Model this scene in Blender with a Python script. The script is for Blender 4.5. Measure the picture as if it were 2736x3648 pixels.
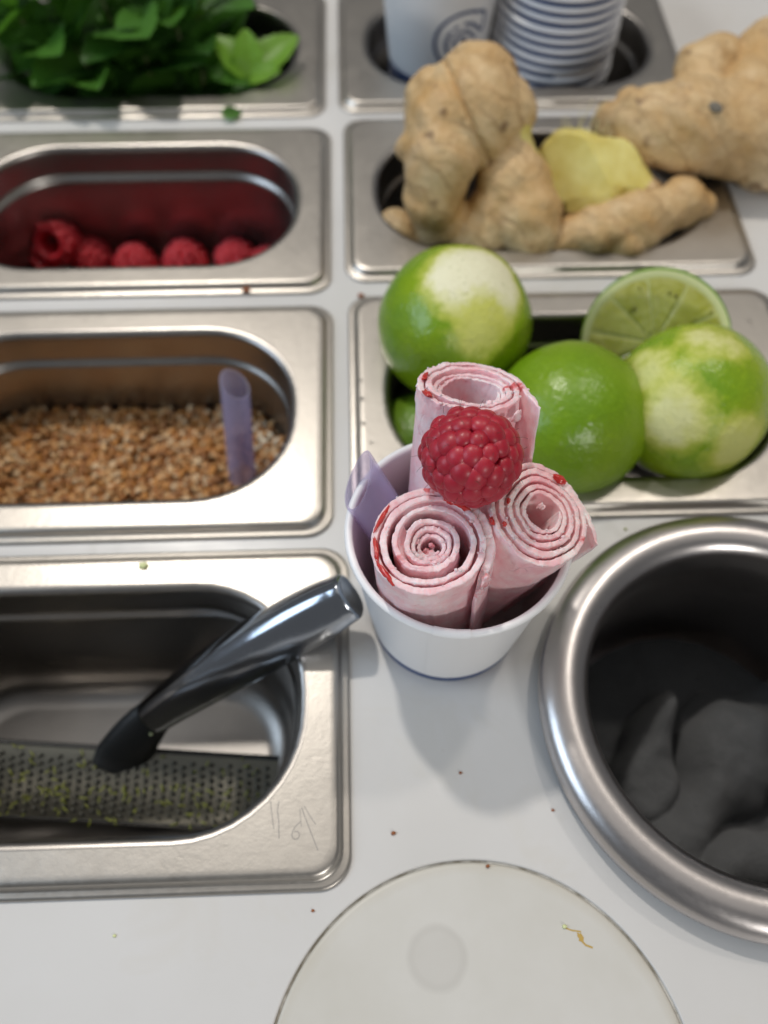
import bpy, bmesh, math, random
import numpy as np
from mathutils import Vector, Matrix, noise

random.seed(7)
SC = bpy.context.scene
COL = SC.collection
for o in list(bpy.data.objects):
    bpy.data.objects.remove(o)
MM = 0.001
V = Vector

# ------------------------------------------------------------------ camera
cam_d = bpy.data.cameras.new('camera')
cam_o = bpy.data.objects.new('camera', cam_d)
COL.objects.link(cam_o)
PITCH, ROLL, YAW = 59.9416, 0.5931, -2.3385          # degrees below horizontal, roll, heading
cam_o.matrix_world = (Matrix.Translation((0.00972, -0.25019, 0.25540))
                      @ Matrix.Rotation(math.radians(YAW), 4, 'Z')
                      @ Matrix.Rotation(math.radians(90 - PITCH), 4, 'X')
                      @ Matrix.Rotation(math.radians(ROLL), 4, 'Z'))
cam_d.sensor_fit = 'VERTICAL'
cam_d.sensor_height = 24.0
cam_d.sensor_width = 18.0
cam_d.lens = 24.0 * 2971.36 / 3648.0
cam_d.clip_start = 0.01
cam_d.clip_end = 50
cam_d.dof.use_dof = True
cam_d.dof.focus_distance = 0.208
cam_d.dof.aperture_fstop = 5.0
SC.camera = cam_o

# ------------------------------------------------------------------ world, lamps, exposure
W = bpy.data.worlds.new('World')
SC.world = W
W.use_nodes = True
W.node_tree.nodes['Background'].inputs[0].default_value = (0.95, 0.97, 1.0, 1)
W.node_tree.nodes['Background'].inputs[1].default_value = 0.14


def lamp(name, loc, target, size, power, color, shape='DISK', size_y=None):
    d = bpy.data.lights.new(name, 'AREA')
    d.shape = shape
    d.size = size
    if size_y:
        d.size_y = size_y
    d.energy = power
    d.color = color
    o = bpy.data.objects.new(name, d)
    COL.objects.link(o)
    o.location = loc
    o.rotation_euler = (V(target) - V(loc)).to_track_quat('-Z', 'Y').to_euler()
    return o


lamp('ceiling_light', (0.1, 0.45, 1.9), (0.02, -0.05, 0), 2.6, 8.5, (1.0, 0.95, 0.89), 'SQUARE')
lamp('spot_lamp', (-0.32, 0.50, 1.25), (0.03, -0.1, 0), 0.07, 7.6, (1.0, 0.94, 0.86))
lamp('spot_lamp', (0.55, 0.42, 1.2), (0.05, -0.1, 0), 0.09, 2.2, (1.0, 0.92, 0.82))
lamp('front_window', (0.55, -1.3, 0.62), (0.05, -0.1, 0), 0.24, 5.2, (1.0, 0.97, 0.92), 'RECTANGLE', 0.14)
lamp('side_window', (-1.2, -0.20, 0.85), (0.0, -0.1, 0), 0.9, 9.0, (0.66, 0.82, 1.0), 'RECTANGLE', 0.7)

SC.view_settings.view_transform = 'Standard'
SC.view_settings.look = 'None'
SC.view_settings.gamma = 1
SC.view_settings.exposure = 0.03
SC.view_settings.use_curve_mapping = False
SC.cycles.use_denoising = True
SC.cycles.max_bounces = 8
SC.cycles.transmission_bounces = 6
SC.cycles.glossy_bounces = 4
SC.cycles.use_adaptive_sampling = True
SC.cycles.adaptive_threshold = 0.02
SC.cycles.diffuse_bounces = 7
SC.cycles.caustics_reflective = False
SC.cycles.caustics_refractive = False

# ------------------------------------------------------------------ materials


class Mat:
    def __init__(self, name):
        self.m = bpy.data.materials.new(name)
        self.m.use_nodes = True
        self.t = self.m.node_tree
        self.b = self.t.nodes['Principled BSDF']
        self._co = None

    def set(self, **kw):
        for k, v in kw.items():
            k = k.replace('_', ' ')
            i = self.b.inputs[k]
            if isinstance(v, tuple) and len(v) == 3 and i.type == 'RGBA':
                v = v + (1,)
            i.default_value = v
        return self

    def n(self, typ, **kw):
        x = self.t.nodes.new('ShaderNode' + typ)
        for k, v in kw.items():
            if hasattr(x, k):
                setattr(x, k, v)
            else:
                x.inputs[k.replace('_', ' ')].default_value = v
        return x

    def l(self, a, b):
        self.t.links.new(a, b)

    @property
    def co(self):
        if self._co is None:
            self._co = self.n('TexCoord').outputs['Object']
        return self._co

    def noise(self, scale, detail=3, rough=0.5, co=None, dist=0.0):
        x = self.n('TexNoise', Scale=scale, Detail=detail, Roughness=rough, Distortion=dist)
        self.l(co or self.co, x.inputs['Vector'])
        return x.outputs['Fac']

    def voronoi(self, scale, out='Distance', feature='F1', co=None):
        x = self.n('TexVoronoi', Scale=scale)
        x.feature = feature
        self.l(co or self.co, x.inputs['Vector'])
        return x.outputs[out]

    def ramp(self, fac, stops):
        x = self.n('ValToRGB')
        e = x.color_ramp.elements
        while len(e) < len(stops):
            e.new(0.5)
        for el, (p, c) in zip(e, stops):
            el.position = p
            if not isinstance(c, tuple):
                c = (c, c, c)
            el.color = c + (1,) if len(c) == 3 else c
        self.l(fac, x.inputs[0])
        return x.outputs[0]

    def mix(self, fac, a, b, mode='MIX'):
        x = self.n('Mix')
        x.data_type = 'RGBA'
        x.blend_type = mode
        for s, v in ((0, fac), (6, a), (7, b)):
            if isinstance(v, (int, float)):
                x.inputs[s].default_value = v if s == 0 else (v, v, v, 1)
            elif isinstance(v, tuple):
                x.inputs[s].default_value = v + (1,) if len(v) == 3 else v
            else:
                self.l(v, x.inputs[s])
        return x.outputs[2]

    def math(self, op, a, b=0.0, c=None):
        x = self.n('Math')
        x.operation = op
        for i, v in enumerate((a, b) if c is None else (a, b, c)):
            if isinstance(v, (int, float)):
                x.inputs[i].default_value = v
            else:
                self.l(v, x.inputs[i])
        return x.outputs[0]

    def color(self, s):
        self.l(s, self.b.inputs['Base Color'])
        return self

    def rough(self, s):
        self.l(s, self.b.inputs['Roughness'])
        return self

    def bump(self, h, strength=0.3, dist=0.0005):
        x = self.n('Bump', Strength=strength, Distance=dist)
        self.l(h, x.inputs['Height'])
        if self.b.inputs['Normal'].is_linked:
            self.l(self.b.inputs['Normal'].links[0].from_socket, x.inputs['Normal'])
        self.l(x.outputs['Normal'], self.b.inputs['Normal'])
        return self


def stretched(M, s):
    x = M.n('Mapping')
    x.inputs['Scale'].default_value = s
    M.l(M.co, x.inputs['Vector'])
    return x.outputs[0]


def steel(name, col, r0, r1, grain=0.12, stretch=(1, 1, 1)):
    M = Mat(name).set(Metallic=1.0, Base_Color=col)
    co = stretched(M, stretch)
    f = M.noise(420, 2, 0.65, co)
    g = M.noise(45, 2, 0.6)
    c = M.mix(M.math('MULTIPLY', g, 0.35), col, tuple(x * 0.72 for x in col))
    M.color(c)
    M.rough(M.math('MULTIPLY_ADD', M.math('ADD', M.math('MULTIPLY', f, 0.5), M.math('MULTIPLY', g, 0.5)), r1 - r0, r0))
    M.bump(f, grain, 0.0002)
    sc = M.voronoi(90, 'Distance', 'DISTANCE_TO_EDGE', stretched(M, (0.25, 3.0, 1)))
    M.bump(M.ramp(sc, [(0.0, 0.0), (0.012, 1.0)]), 0.05, 0.0001)
    return M.m


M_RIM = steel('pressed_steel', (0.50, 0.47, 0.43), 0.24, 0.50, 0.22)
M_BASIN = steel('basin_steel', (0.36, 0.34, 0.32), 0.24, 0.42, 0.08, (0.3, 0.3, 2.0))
M_BOWL = steel('bowl_steel', (0.54, 0.51, 0.50), 0.2, 0.42, 0.10, (1, 1, 4))
M_CHROME = steel('chrome', (0.42, 0.45, 0.50), 0.10, 0.2, 0.03)
M_BLADE = steel('blade_steel', (0.15, 0.15, 0.13), 0.35, 0.55, 0.1)
M_ETCH = Mat('etched_steel').set(Metallic=0.7, Base_Color=(0.30, 0.285, 0.27), Roughness=0.5).m
M_BLACK = Mat('black_plastic').set(Base_Color=(0.012, 0.013, 0.014), Roughness=0.45).m
M_HOLE = Mat('dark_hole').set(Base_Color=(0.015, 0.015, 0.014), Roughness=0.9).m

M = Mat('counter_laminate').set(Base_Color=(0.74, 0.735, 0.73), Roughness=0.32)
a = M.noise(9, 5, 0.6)
b_ = M.noise(60, 4, 0.6)
M.color(M.mix(M.ramp(a, [(0.35, 0.0), (0.7, 0.55)]), (0.63, 0.62, 0.61), (0.55, 0.53, 0.50)))
wipe = M.noise(26, 4, 0.7, stretched(M, (0.22, 2.6, 1)), 0.8)
smear = M.ramp(M.noise(17, 4, 0.65, None, 1.5), [(0.56, 0.0), (0.66, 1.0)])
M.rough(M.math('ADD', M.math('MULTIPLY_ADD', b_, 0.16, 0.16), M.math('ADD', M.math('MULTIPLY', wipe, 0.2), M.math('MULTIPLY', smear, 0.14))))
M.color(M.mix(M.math('MULTIPLY', M.ramp(M.noise(120, 3, 0.6), [(0.70, 0.0), (0.75, 1.0)]), 0.35), M.mix(M.math('MULTIPLY', smear, 0.25), M.b.inputs['Base Color'].links[0].from_socket, (0.56, 0.53, 0.47)), (0.50, 0.46, 0.40)))
M.bump(b_, 0.06, 0.0003)
M_COUNTER = M.m

M = Mat('lid_plastic').set(Roughness=0.42)
a = M.noise(14, 5, 0.62)
b_ = M.noise(50, 5, 0.65)
c0 = M.mix(M.ramp(a, [(0.38, 0.0), (0.68, 0.8)]), (0.61, 0.595, 0.56), (0.53, 0.51, 0.455))
# round cup-ring stain where a wet cup stood
vd = M.n('VectorMath')
vd.operation = 'DISTANCE'
M.l(M.co, vd.inputs[0])
vd.inputs[1].default_value = (-0.0095, 0.0315, 0.004)
dist = M.math('ADD', vd.outputs['Value'], M.math('MULTIPLY', M.noise(90, 3), 0.0022))
st = M.ramp(M.math('MULTIPLY', dist, 60), [(0.0, 0.65), (0.50, 0.7), (0.55, 1.0), (0.58, 1.0), (0.66, 0.0)])
c0 = M.mix(M.math('MULTIPLY', st, 0.42), c0, (0.44, 0.42, 0.39))
# dirt that gathers at the worn edge
vl = M.n('VectorMath')
vl.operation = 'LENGTH'
M.l(M.co, vl.inputs[0])
ed = M.ramp(M.math('MULTIPLY', M.math('ADD', vl.outputs['Value'], M.math('MULTIPLY', b_, 0.004)), 16), [(0.86, 0.0), (0.93, 1.0)])
c0 = M.mix(M.math('MULTIPLY', ed, 0.45), c0, (0.43, 0.38, 0.28))
M.color(c0)
M.bump(b_, 0.05, 0.0003)
M_LID = M.m

M = Mat('grime').set(Roughness=0.9)
M.color(M.mix(M.ramp(M.noise(160, 4), [(0.4, 0.0), (0.6, 1.0)]), (0.20, 0.18, 0.14), (0.48, 0.46, 0.42)))
M_GRIME = M.m

M = Mat('cup_paper').set(Base_Color=(0.86, 0.86, 0.87), Roughness=0.38, Specular_IOR_Level=0.45)
M.bump(M.noise(700, 3), 0.04, 0.0002)
M_PAPER = M.m
M = Mat('cup_inside').set(Base_Color=(0.76, 0.72, 0.71), Roughness=0.45)
M.bump(M.noise(500, 3), 0.05, 0.0002)
M_PAPERIN = M.m
M_NAVY = Mat('navy_print_and_shade').set(Base_Color=(0.022, 0.055, 0.17), Roughness=0.4).m


def ice_cream(name, warm):
    M = Mat(name).set(Roughness=0.48, Specular_IOR_Level=0.4, Subsurface_Weight=0.6,
                      Subsurface_Radius=(1.0, 0.5, 0.48), Subsurface_Scale=0.0020)
    n1 = M.noise(140, 4, 0.6)
    n2 = M.noise(330, 3, 0.6, dist=0.6)
    n3 = M.noise(105, 3, 0.55, stretched(M, (1, 1, 0.6)), 0.5)
    n4 = M.noise(60, 2, 0.5)
    c = M.mix(M.ramp(n1, [(0.36, 0.0), (0.70, 1.0)]), (0.94, 0.78, 0.80) if not warm else (0.94, 0.77, 0.76), (0.84, 0.47, 0.51))
    c = M.mix(M.math('MULTIPLY', M.ramp(n4, [(0.52, 0.0), (0.68, 1.0)]), 0.45), c, (0.80, 0.36, 0.41))
    c = M.mix(M.math('MULTIPLY', M.ramp(n2, [(0.64, 0.0), (0.74, 1.0)]), 0.4), c, (0.66, 0.20, 0.25))
    c = M.mix(M.math('MULTIPLY', M.ramp(n3, [(0.655, 0.0), (0.70, 1.0)]), 0.85), c, (0.62, 0.065, 0.075))
    # frost cracks, only here and there
    wob = M.n('VectorMath')
    wob.operation = 'MULTIPLY_ADD'
    tx = M.n('TexNoise', Scale=220.0, Detail=3.0)
    M.l(M.co, tx.inputs['Vector'])
    M.l(tx.outputs['Color'], wob.inputs[0])
    wob.inputs[1].default_value = (0.004, 0.004, 0.004)
    M.l(M.co, wob.inputs[2])
    ck = M.ramp(M.voronoi(130, 'Distance', 'DISTANCE_TO_EDGE', wob.outputs[0]), [(0.0, 1.0), (0.03, 0.0)])
    ck = M.math('MULTIPLY', ck, M.ramp(M.noise(85, 2), [(0.58, 0.0), (0.66, 1.0)]))
    c = M.mix(M.math('MULTIPLY', ck, 0.35), c, (0.55, 0.27, 0.33))
    M.color(c)
    M.bump(M.noise(1100, 3, 0.65), 0.25, 0.0003)
    M.bump(M.noise(300, 3, 0.6), 0.22, 0.0006)
    M.bump(M.math('SUBTRACT', 1.0, ck), 0.4, 0.0005)
    M.rough(M.math('MULTIPLY_ADD', n1, 0.3, 0.34))
    return M.m


M_ICE = ice_cream('strawberry_ice_cream', False)
M_ICE2 = ice_cream('strawberry_ice_cream_warm', True)
M_JAM = Mat('fruit_jam').set(Base_Color=(0.55, 0.035, 0.03), Roughness=0.2, Subsurface_Weight=0.4,
                             Subsurface_Radius=(1.0, 0.2, 0.1), Subsurface_Scale=0.001, Coat_Weight=0.5).m
M = Mat('pink_flake').set(Base_Color=(0.74, 0.34, 0.38), Roughness=0.5, Subsurface_Weight=0.3,
                          Subsurface_Radius=(1, .5, .5), Subsurface_Scale=0.001)
M.color(M.mix(M.ramp(M.noise(400, 3), [(0.4, 0.0), (0.65, 1.0)]), (0.84, 0.60, 0.63), (0.70, 0.25, 0.28)))
M_FLAKE = M.m


def berry(name, c0, c1):
    M = Mat(name).set(Roughness=0.34, Subsurface_Weight=0.45, Subsurface_Radius=(1.0, 0.12, 0.12),
                      Subsurface_Scale=0.0015, Coat_Weight=0.15, Coat_Roughness=0.25, Specular_IOR_Level=0.45)
    rnd = M.n('ObjectInfo').outputs['Random']
    n1 = M.noise(220, 3)
    c = M.mix(M.math('ADD', M.math('MULTIPLY', rnd, 0.55), M.math('MULTIPLY', n1, 0.45)), c0, c1)
    M.color(c)
    M.bump(M.noise(1500, 3, 0.6), 0.22, 0.00015)
    M.rough(M.math('MULTIPLY_ADD', M.noise(600, 3), 0.3, 0.30))
    return M.m


M_BERRY = berry('raspberry_flesh', (0.31, 0.005, 0.020), (0.44, 0.016, 0.038))
M_BERRY2 = berry('raspberry_flesh_matt', (0.43, 0.010, 0.022), (0.58, 0.030, 0.045))
M_HAIR = Mat('berry_hair').set(Base_Color=(0.10, 0.045, 0.025), Roughness=0.6).m

M = Mat('lavender_plastic').set(Base_Color=(0.70, 0.67, 0.80), Roughness=0.18, Specular_IOR_Level=0.6)
M.bump(M.noise(400, 3, 0.6), 0.12, 0.0003)
tp = M.n('BsdfTransparent')
tp.inputs['Color'].default_value = (0.90, 0.87, 0.96, 1)
tl = M.n('BsdfTranslucent')
tl.inputs['Color'].default_value = (0.70, 0.65, 0.84, 1)
m1 = M.n('MixShader')
m1.inputs[0].default_value = 0.5
M.l(M.b.outputs[0], m1.inputs[1])
M.l(tl.outputs[0], m1.inputs[2])
m2 = M.n('MixShader')
m2.inputs[0].default_value = 0.36
M.l(tp.outputs[0], m2.inputs[1])
M.l(m1.outputs[0], m2.inputs[2])
M.l(m2.outputs[0], M.t.nodes['Material Output'].inputs['Surface'])
M_STRAW = M.m


def lime_mat(name, patches, peel=(0.14, 0.27, 0.008), peel2=(0.28, 0.39, 0.010), zest=(0.56, 0.58, 0.09), pith=(0.76, 0.74, 0.52)):
    """patches: list of (direction, cosine reach, whiteness) - where the zest has been grated away"""
    M = Mat(name).set(Roughness=0.3, Specular_IOR_Level=0.5)
    c = M.mix(M.ramp(M.noise(28, 3), [(0.35, 0.0), (0.7, 1.0)]), peel, peel2)
    pores = M.voronoi(650, 'Distance', 'SMOOTH_F1')
    c = M.mix(M.math('MULTIPLY', M.ramp(pores, [(0.0, 1.0), (0.35, 0.0)]), 0.22), c, tuple(x * 1.7 for x in peel2))
    nz = M.noise(48, 4, 0.62)
    nf = M.noise(210, 4, 0.65)
    sp = M.ramp(M.noise(560, 2, 0.5), [(0.28, 1.0), (0.36, 0.0)])
    total = None
    nv = M.n('VectorMath')
    nv.operation = 'NORMALIZE'
    M.l(M.co, nv.inputs[0])
    for d, reach, white in patches:
        dp = M.n('VectorMath')
        dp.operation = 'DOT_PRODUCT'
        M.l(nv.outputs[0], dp.inputs[0])
        dp.inputs[1].default_value = V(d).normalized()
        k = M.math('ADD', dp.outputs['Value'], M.math('MULTIPLY_ADD', nz, 0.24, -0.12))
        k = M.math('ADD', k, M.math('MULTIPLY_ADD', nf, 0.16, -0.08))
        mask = M.ramp(k, [(max(0, reach - 0.06), 0.0), (max(0, reach - 0.01), 0.45), (min(1, reach + 0.045), 1.0)])
        core = M.ramp(k, [(max(0, reach + 0.0), 0.0), (min(1, reach + 0.10), 1.0)])
        zc = M.mix(M.math('MULTIPLY', core, white), M.mix(nf, tuple(x * 0.86 for x in zest), zest), pith)
        zc = M.mix(M.math('MULTIPLY', M.math('MULTIPLY', sp, core), 0.45), zc, (0.30, 0.34, 0.12))
        c = M.mix(mask, c, zc)
        total = mask if total is None else M.math('MAXIMUM', total, mask)
    M.color(c)
    M.bump(M.noise(480, 2, 0.5), 0.6, 0.0007)
    M.bump(pores, 0.25, 0.0003)
    if total is not None:
        M.rough(M.math('MULTIPLY_ADD', total, 0.32, 0.27))
    return M.m


M = Mat('lime_pulp').set(Roughness=0.22, Subsurface_Weight=0.5, Subsurface_Radius=(0.9, 1.0, 0.25), Subsurface_Scale=0.004,
                         Coat_Weight=0.35, Coat_Roughness=0.12)
ves = M.noise(120, 3, 0.55, stretched(M, (1, 1, 1)), 1.2)
M.color(M.mix(M.ramp(ves, [(0.35, 0.0), (0.65, 1.0)]), (0.40, 0.39, 0.07), (0.55, 0.54, 0.18)))
M.bump(ves, 0.5, 0.0008)
M_PULP = M.m
M_PITH = Mat('lime_pith').set(Base_Color=(0.66, 0.68, 0.36), Roughness=0.5, Subsurface_Weight=0.3,
                              Subsurface_Radius=(1, 1, .5), Subsurface_Scale=0.002).m

M_MEMBRANE = Mat('lime_membrane').set(Base_Color=(0.53, 0.54, 0.21), Roughness=0.4).m
M = Mat('ginger_skin').set(Roughness=0.5, Specular_IOR_Level=0.4)
n1 = M.noise(38, 5, 0.62)
n2 = M.noise(150, 5, 0.7, stretched(M, (1, 0.45, 1)))
c = M.mix(M.ramp(n1, [(0.34, 0.0), (0.66, 1.0)]), (0.50, 0.30, 0.115), (0.66, 0.50, 0.29))
c = M.mix(M.ramp(n2, [(0.50, 0.0), (0.80, 0.85)]), c, (0.32, 0.185, 0.075))
c = M.mix(M.ramp(M.noise(24, 3, 0.5), [(0.58, 0.0), (0.70, 0.5)]), c, (0.52, 0.49, 0.43))
c = M.mix(M.ramp(M.noise(90, 2, 0.5), [(0.66, 0.0), (0.74, 0.9)]), c, (0.22, 0.13, 0.06))
wv = M.n('TexWave', Scale=38.0, Distortion=7.0, Detail=2.0)
wv.inputs['Detail Scale'].default_value = 1.2
wv.bands_direction = 'DIAGONAL'
M.l(M.co, wv.inputs['Vector'])
ring = M.math('MULTIPLY', M.ramp(wv.outputs['Fac'], [(0.0, 1.0), (0.10, 0.0)]), M.ramp(n1, [(0.40, 0.0), (0.6, 1.0)]))
c = M.mix(M.math('MULTIPLY', ring, 0.55), c, (0.30, 0.16, 0.06))
M.color(c)
M.bump(n2, 0.6, 0.0014)
M.bump(M.math('SUBTRACT', 1.0, ring), 0.35, 0.0008)
M.bump(M.noise(400, 4, 0.65), 0.3, 0.0005)
M_GINGER = M.m
M = Mat('ginger_flesh').set(Roughness=0.5, Subsurface_Weight=0.3, Subsurface_Radius=(1, .9, .3), Subsurface_Scale=0.003)
n1 = M.noise(70, 4, 0.6)
M.color(M.mix(M.ramp(n1, [(0.35, 0.0), (0.7, 1.0)]), (0.60, 0.50, 0.12), (0.76, 0.70, 0.28)))
M.bump(M.noise(320, 3, 0.6, stretched(M, (1, 1, 0.2))), 0.4, 0.0008)
M_FLESH = M.m
M_FIBRE = Mat('ginger_fibre').set(Base_Color=(0.66, 0.62, 0.38), Roughness=0.6).m
M_SCAR = Mat('ginger_scar').set(Base_Color=(0.17, 0.15, 0.12), Roughness=0.8).m


def leaf_mat(name, c0, c1):
    M = Mat(name).set(Roughness=0.42, Specular_IOR_Level=0.4)
    M.color(M.mix(M.ramp(M.noise(70, 4), [(0.35, 0.0), (0.7, 1.0)]), c0, c1))
    M.set(Subsurface_Weight=0.0)
    M.bump(M.noise(260, 4, 0.6), 0.5, 0.0008)
    tr = M.n('BsdfTranslucent')
    tr.inputs['Color'].default_value = (c1[0] * 1.6, c1[1] * 1.5, c1[2], 1)
    mx = M.n('MixShader')
    mx.inputs[0].default_value = 0.3
    M.l(M.b.outputs[0], mx.inputs[1])
    M.l(tr.outputs[0], mx.inputs[2])
    M.l(mx.outputs[0], M.t.nodes['Material Output'].inputs['Surface'])
    return M.m


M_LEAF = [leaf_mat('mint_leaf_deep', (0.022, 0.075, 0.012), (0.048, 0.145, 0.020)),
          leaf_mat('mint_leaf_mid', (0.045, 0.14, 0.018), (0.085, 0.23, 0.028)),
          leaf_mat('mint_leaf_young_lit', (0.13, 0.29, 0.025), (0.21, 0.40, 0.04))]  # last one: paler green carries the light falling on the bright sprig
M_STEM = Mat('mint_stem').set(Base_Color=(0.10, 0.13, 0.04), Roughness=0.5).m

M = Mat('toasted_seed').set(Roughness=0.5)
at = M.n('Attribute', attribute_name='tint')
M.color(at.outputs['Color'])
M.bump(M.noise(900, 3), 0.2, 0.0003)
M_SEED = M.m
M_CRUMB = Mat('brown_crumb').set(Base_Color=(0.28, 0.09, 0.025), Roughness=0.6).m
M_ZEST = Mat('lime_zest').set(Base_Color=(0.30, 0.33, 0.05), Roughness=0.5, Subsurface_Weight=0.2,
                              Subsurface_Radius=(1, 1, .2), Subsurface_Scale=0.001).m
M_PALEZEST = Mat('pale_zest').set(Base_Color=(0.66, 0.70, 0.36), Roughness=0.5).m
M = Mat('towel_cotton').set(Roughness=0.95, Specular_IOR_Level=0.1, Sheen_Weight=0.12, Sheen_Roughness=0.6)
M.color(M.mix(M.noise(1500, 2, 0.6), (0.075, 0.078, 0.082), (0.13, 0.133, 0.137)))
M.bump(M.noise(1500, 2, 0.6), 0.8, 0.0008)
M_TOWEL = M.m
M_DROP = Mat('water').set(Base_Color=(1, 1, 1), Roughness=0.02, IOR=1.33, Transmission_Weight=1.0).m

# ------------------------------------------------------------------ builders (millimetres in, metres out)


def mesh(name, verts, faces, mat, smooth=True):
    me = bpy.data.meshes.new(name)
    me.from_pydata([tuple(float(c) * MM for c in v) for v in verts], [], [tuple(int(i) for i in f) for f in faces])
    me.materials.append(mat)
    if smooth:
        me.polygons.foreach_set('use_smooth', [True] * len(me.polygons))
    me.update()
    return me


def put(name, me, parent=None, loc=(0, 0, 0)):
    o = bpy.data.objects.new(name, me)
    COL.objects.link(o)
    o.location = V(loc) * MM
    if parent is not None:
        o.parent = parent
    return o


def tag(o, label, cat, group=None, kind=None):
    o['label'] = label
    o['category'] = cat
    if group:
        o['group'] = group
    if kind:
        o['kind'] = kind
    return o


def thing(name, loc, label, cat, group=None):
    o = put(name, None, None, loc)
    o.empty_display_size = 0.01
    return tag(o, label, cat, group)


def part(name, verts, faces, mat, root, origin, smooth=True):
    """verts in world mm; origin = the root's world position in mm"""
    o3 = np.array(origin, float)
    return put(name, mesh(name, np.asarray(verts, float) - o3, faces, mat, smooth), root)


def kid(o, root, name):
    """make o a sub-part of the root's part of that name (all sit at the root's origin)"""
    for ch in root.children:
        if ch.name.split('.')[0] == name:
            o.parent = ch
    return o


def copy_tree(o, parent=None):
    c = o.copy()
    COL.objects.link(c)
    c.parent = parent
    for ch in list(o.children):
        copy_tree(ch, c)
    return c


_ico = {}


def ico(sub):
    if sub not in _ico:
        bm = bmesh.new()
        bmesh.ops.create_icosphere(bm, subdivisions=sub, radius=1)
        bm.verts.ensure_lookup_table()
        _ico[sub] = (np.array([v.co[:] for v in bm.verts]), [tuple(v.index for v in f.verts) for f in bm.faces])
        bm.free()
    return _ico[sub]


def join(list_vf):
    vs, fs, k = [], [], 0
    for v, f in list_vf:
        vs.append(np.asarray(v, float))
        fs += [tuple(i + k for i in t) for t in f]
        k += len(v)
    return np.concatenate(vs), fs


def lathe(profile, n, centre=(0, 0, 0), close=False):
    """profile: list of (r, z)"""
    vs, fs = [], []
    for j, (r, z) in enumerate(profile):
        for i in range(n):
            a = 2 * math.pi * i / n
            vs.append((centre[0] + r * math.cos(a), centre[1] + r * math.sin(a), centre[2] + z))
    m = len(profile)
    for j in range(m - 1):
        for i in range(n):
            i2 = (i + 1) % n
            fs.append((j * n + i, j * n + i2, (j + 1) * n + i2, (j + 1) * n + i))
    if close:
        fs.append(tuple((m - 1) * n + i for i in range(n)))
    return vs, fs


def loft(loops, cap0=False, cap1=False, closed=True):
    n = len(loops[0])
    vs = [p for L in loops for p in L]
    fs = []
    for j in range(len(loops) - 1):
        for i in range(n if closed else n - 1):
            i2 = (i + 1) % n
            fs.append((j * n + i, j * n + i2, (j + 1) * n + i2, (j + 1) * n + i))
    if cap0:
        fs.append(tuple(range(n))[::-1])
    if cap1:
        k = (len(loops) - 1) * n
        fs.append(tuple(k + i for i in range(n)))
    return vs, fs


def rrect(hx, hy, r, z, c=(0, 0), n=10):
    r = min(r, hx, hy)
    out = []
    for q, (sx, sy) in enumerate(((1, 1), (-1, 1), (-1, -1), (1, -1))):
        for i in range(n + 1):
            a = math.pi / 2 * (q + i / n)
            out.append((c[0] + sx * (hx - r) + r * math.cos(a), c[1] + sy * (hy - r) + r * math.sin(a), z))
    return out


def tube(path, radii, n=8, caps=True, flat=1.0, up=(0, 0, 1)):
    path = [V(p) for p in path]
    loops = []
    u = None
    for i, p in enumerate(path):
        t = (path[min(i + 1, len(path) - 1)] - path[max(i - 1, 0)]).normalized()
        if u is None:
            u = t.cross(V(up))
            if u.length < 1e-4:
                u = t.cross(V((1, 0, 0)))
            u.normalize()
        else:
            u = (u - t * u.dot(t)).normalized()
        w = t.cross(u)
        r = radii[i] if hasattr(radii, '__len__') else radii
        loops.append([tuple(p + u * (r * math.cos(2 * math.pi * k / n)) + w * (r * flat * math.sin(2 * math.pi * k / n))) for k in range(n)])
    return loft(loops, caps, caps)


def smoothstep(e0, e1, x):
    t = min(1, max(0, (x - e0) / (e1 - e0)))
    return t * t * (3 - 2 * t)


def nz(x, y, z):
    return noise.noise(V((x, y, z)))


# ------------------------------------------------------------------ setting: the counter with its cut-outs
PANS = dict(mint=(-93.7, 174.0), raspberry=(-91.0, 57.0), seed=(-90.2, -58.1), grater=(-85.1, -170.7),
            cup=(88.7, 176.5), ginger=(90.9, 63.0), lime=(92.0, -53.5))
BOWL_C, LID_C, LID_R = (126.5, -177.5), (35.1, -273.6), 55.1


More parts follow.
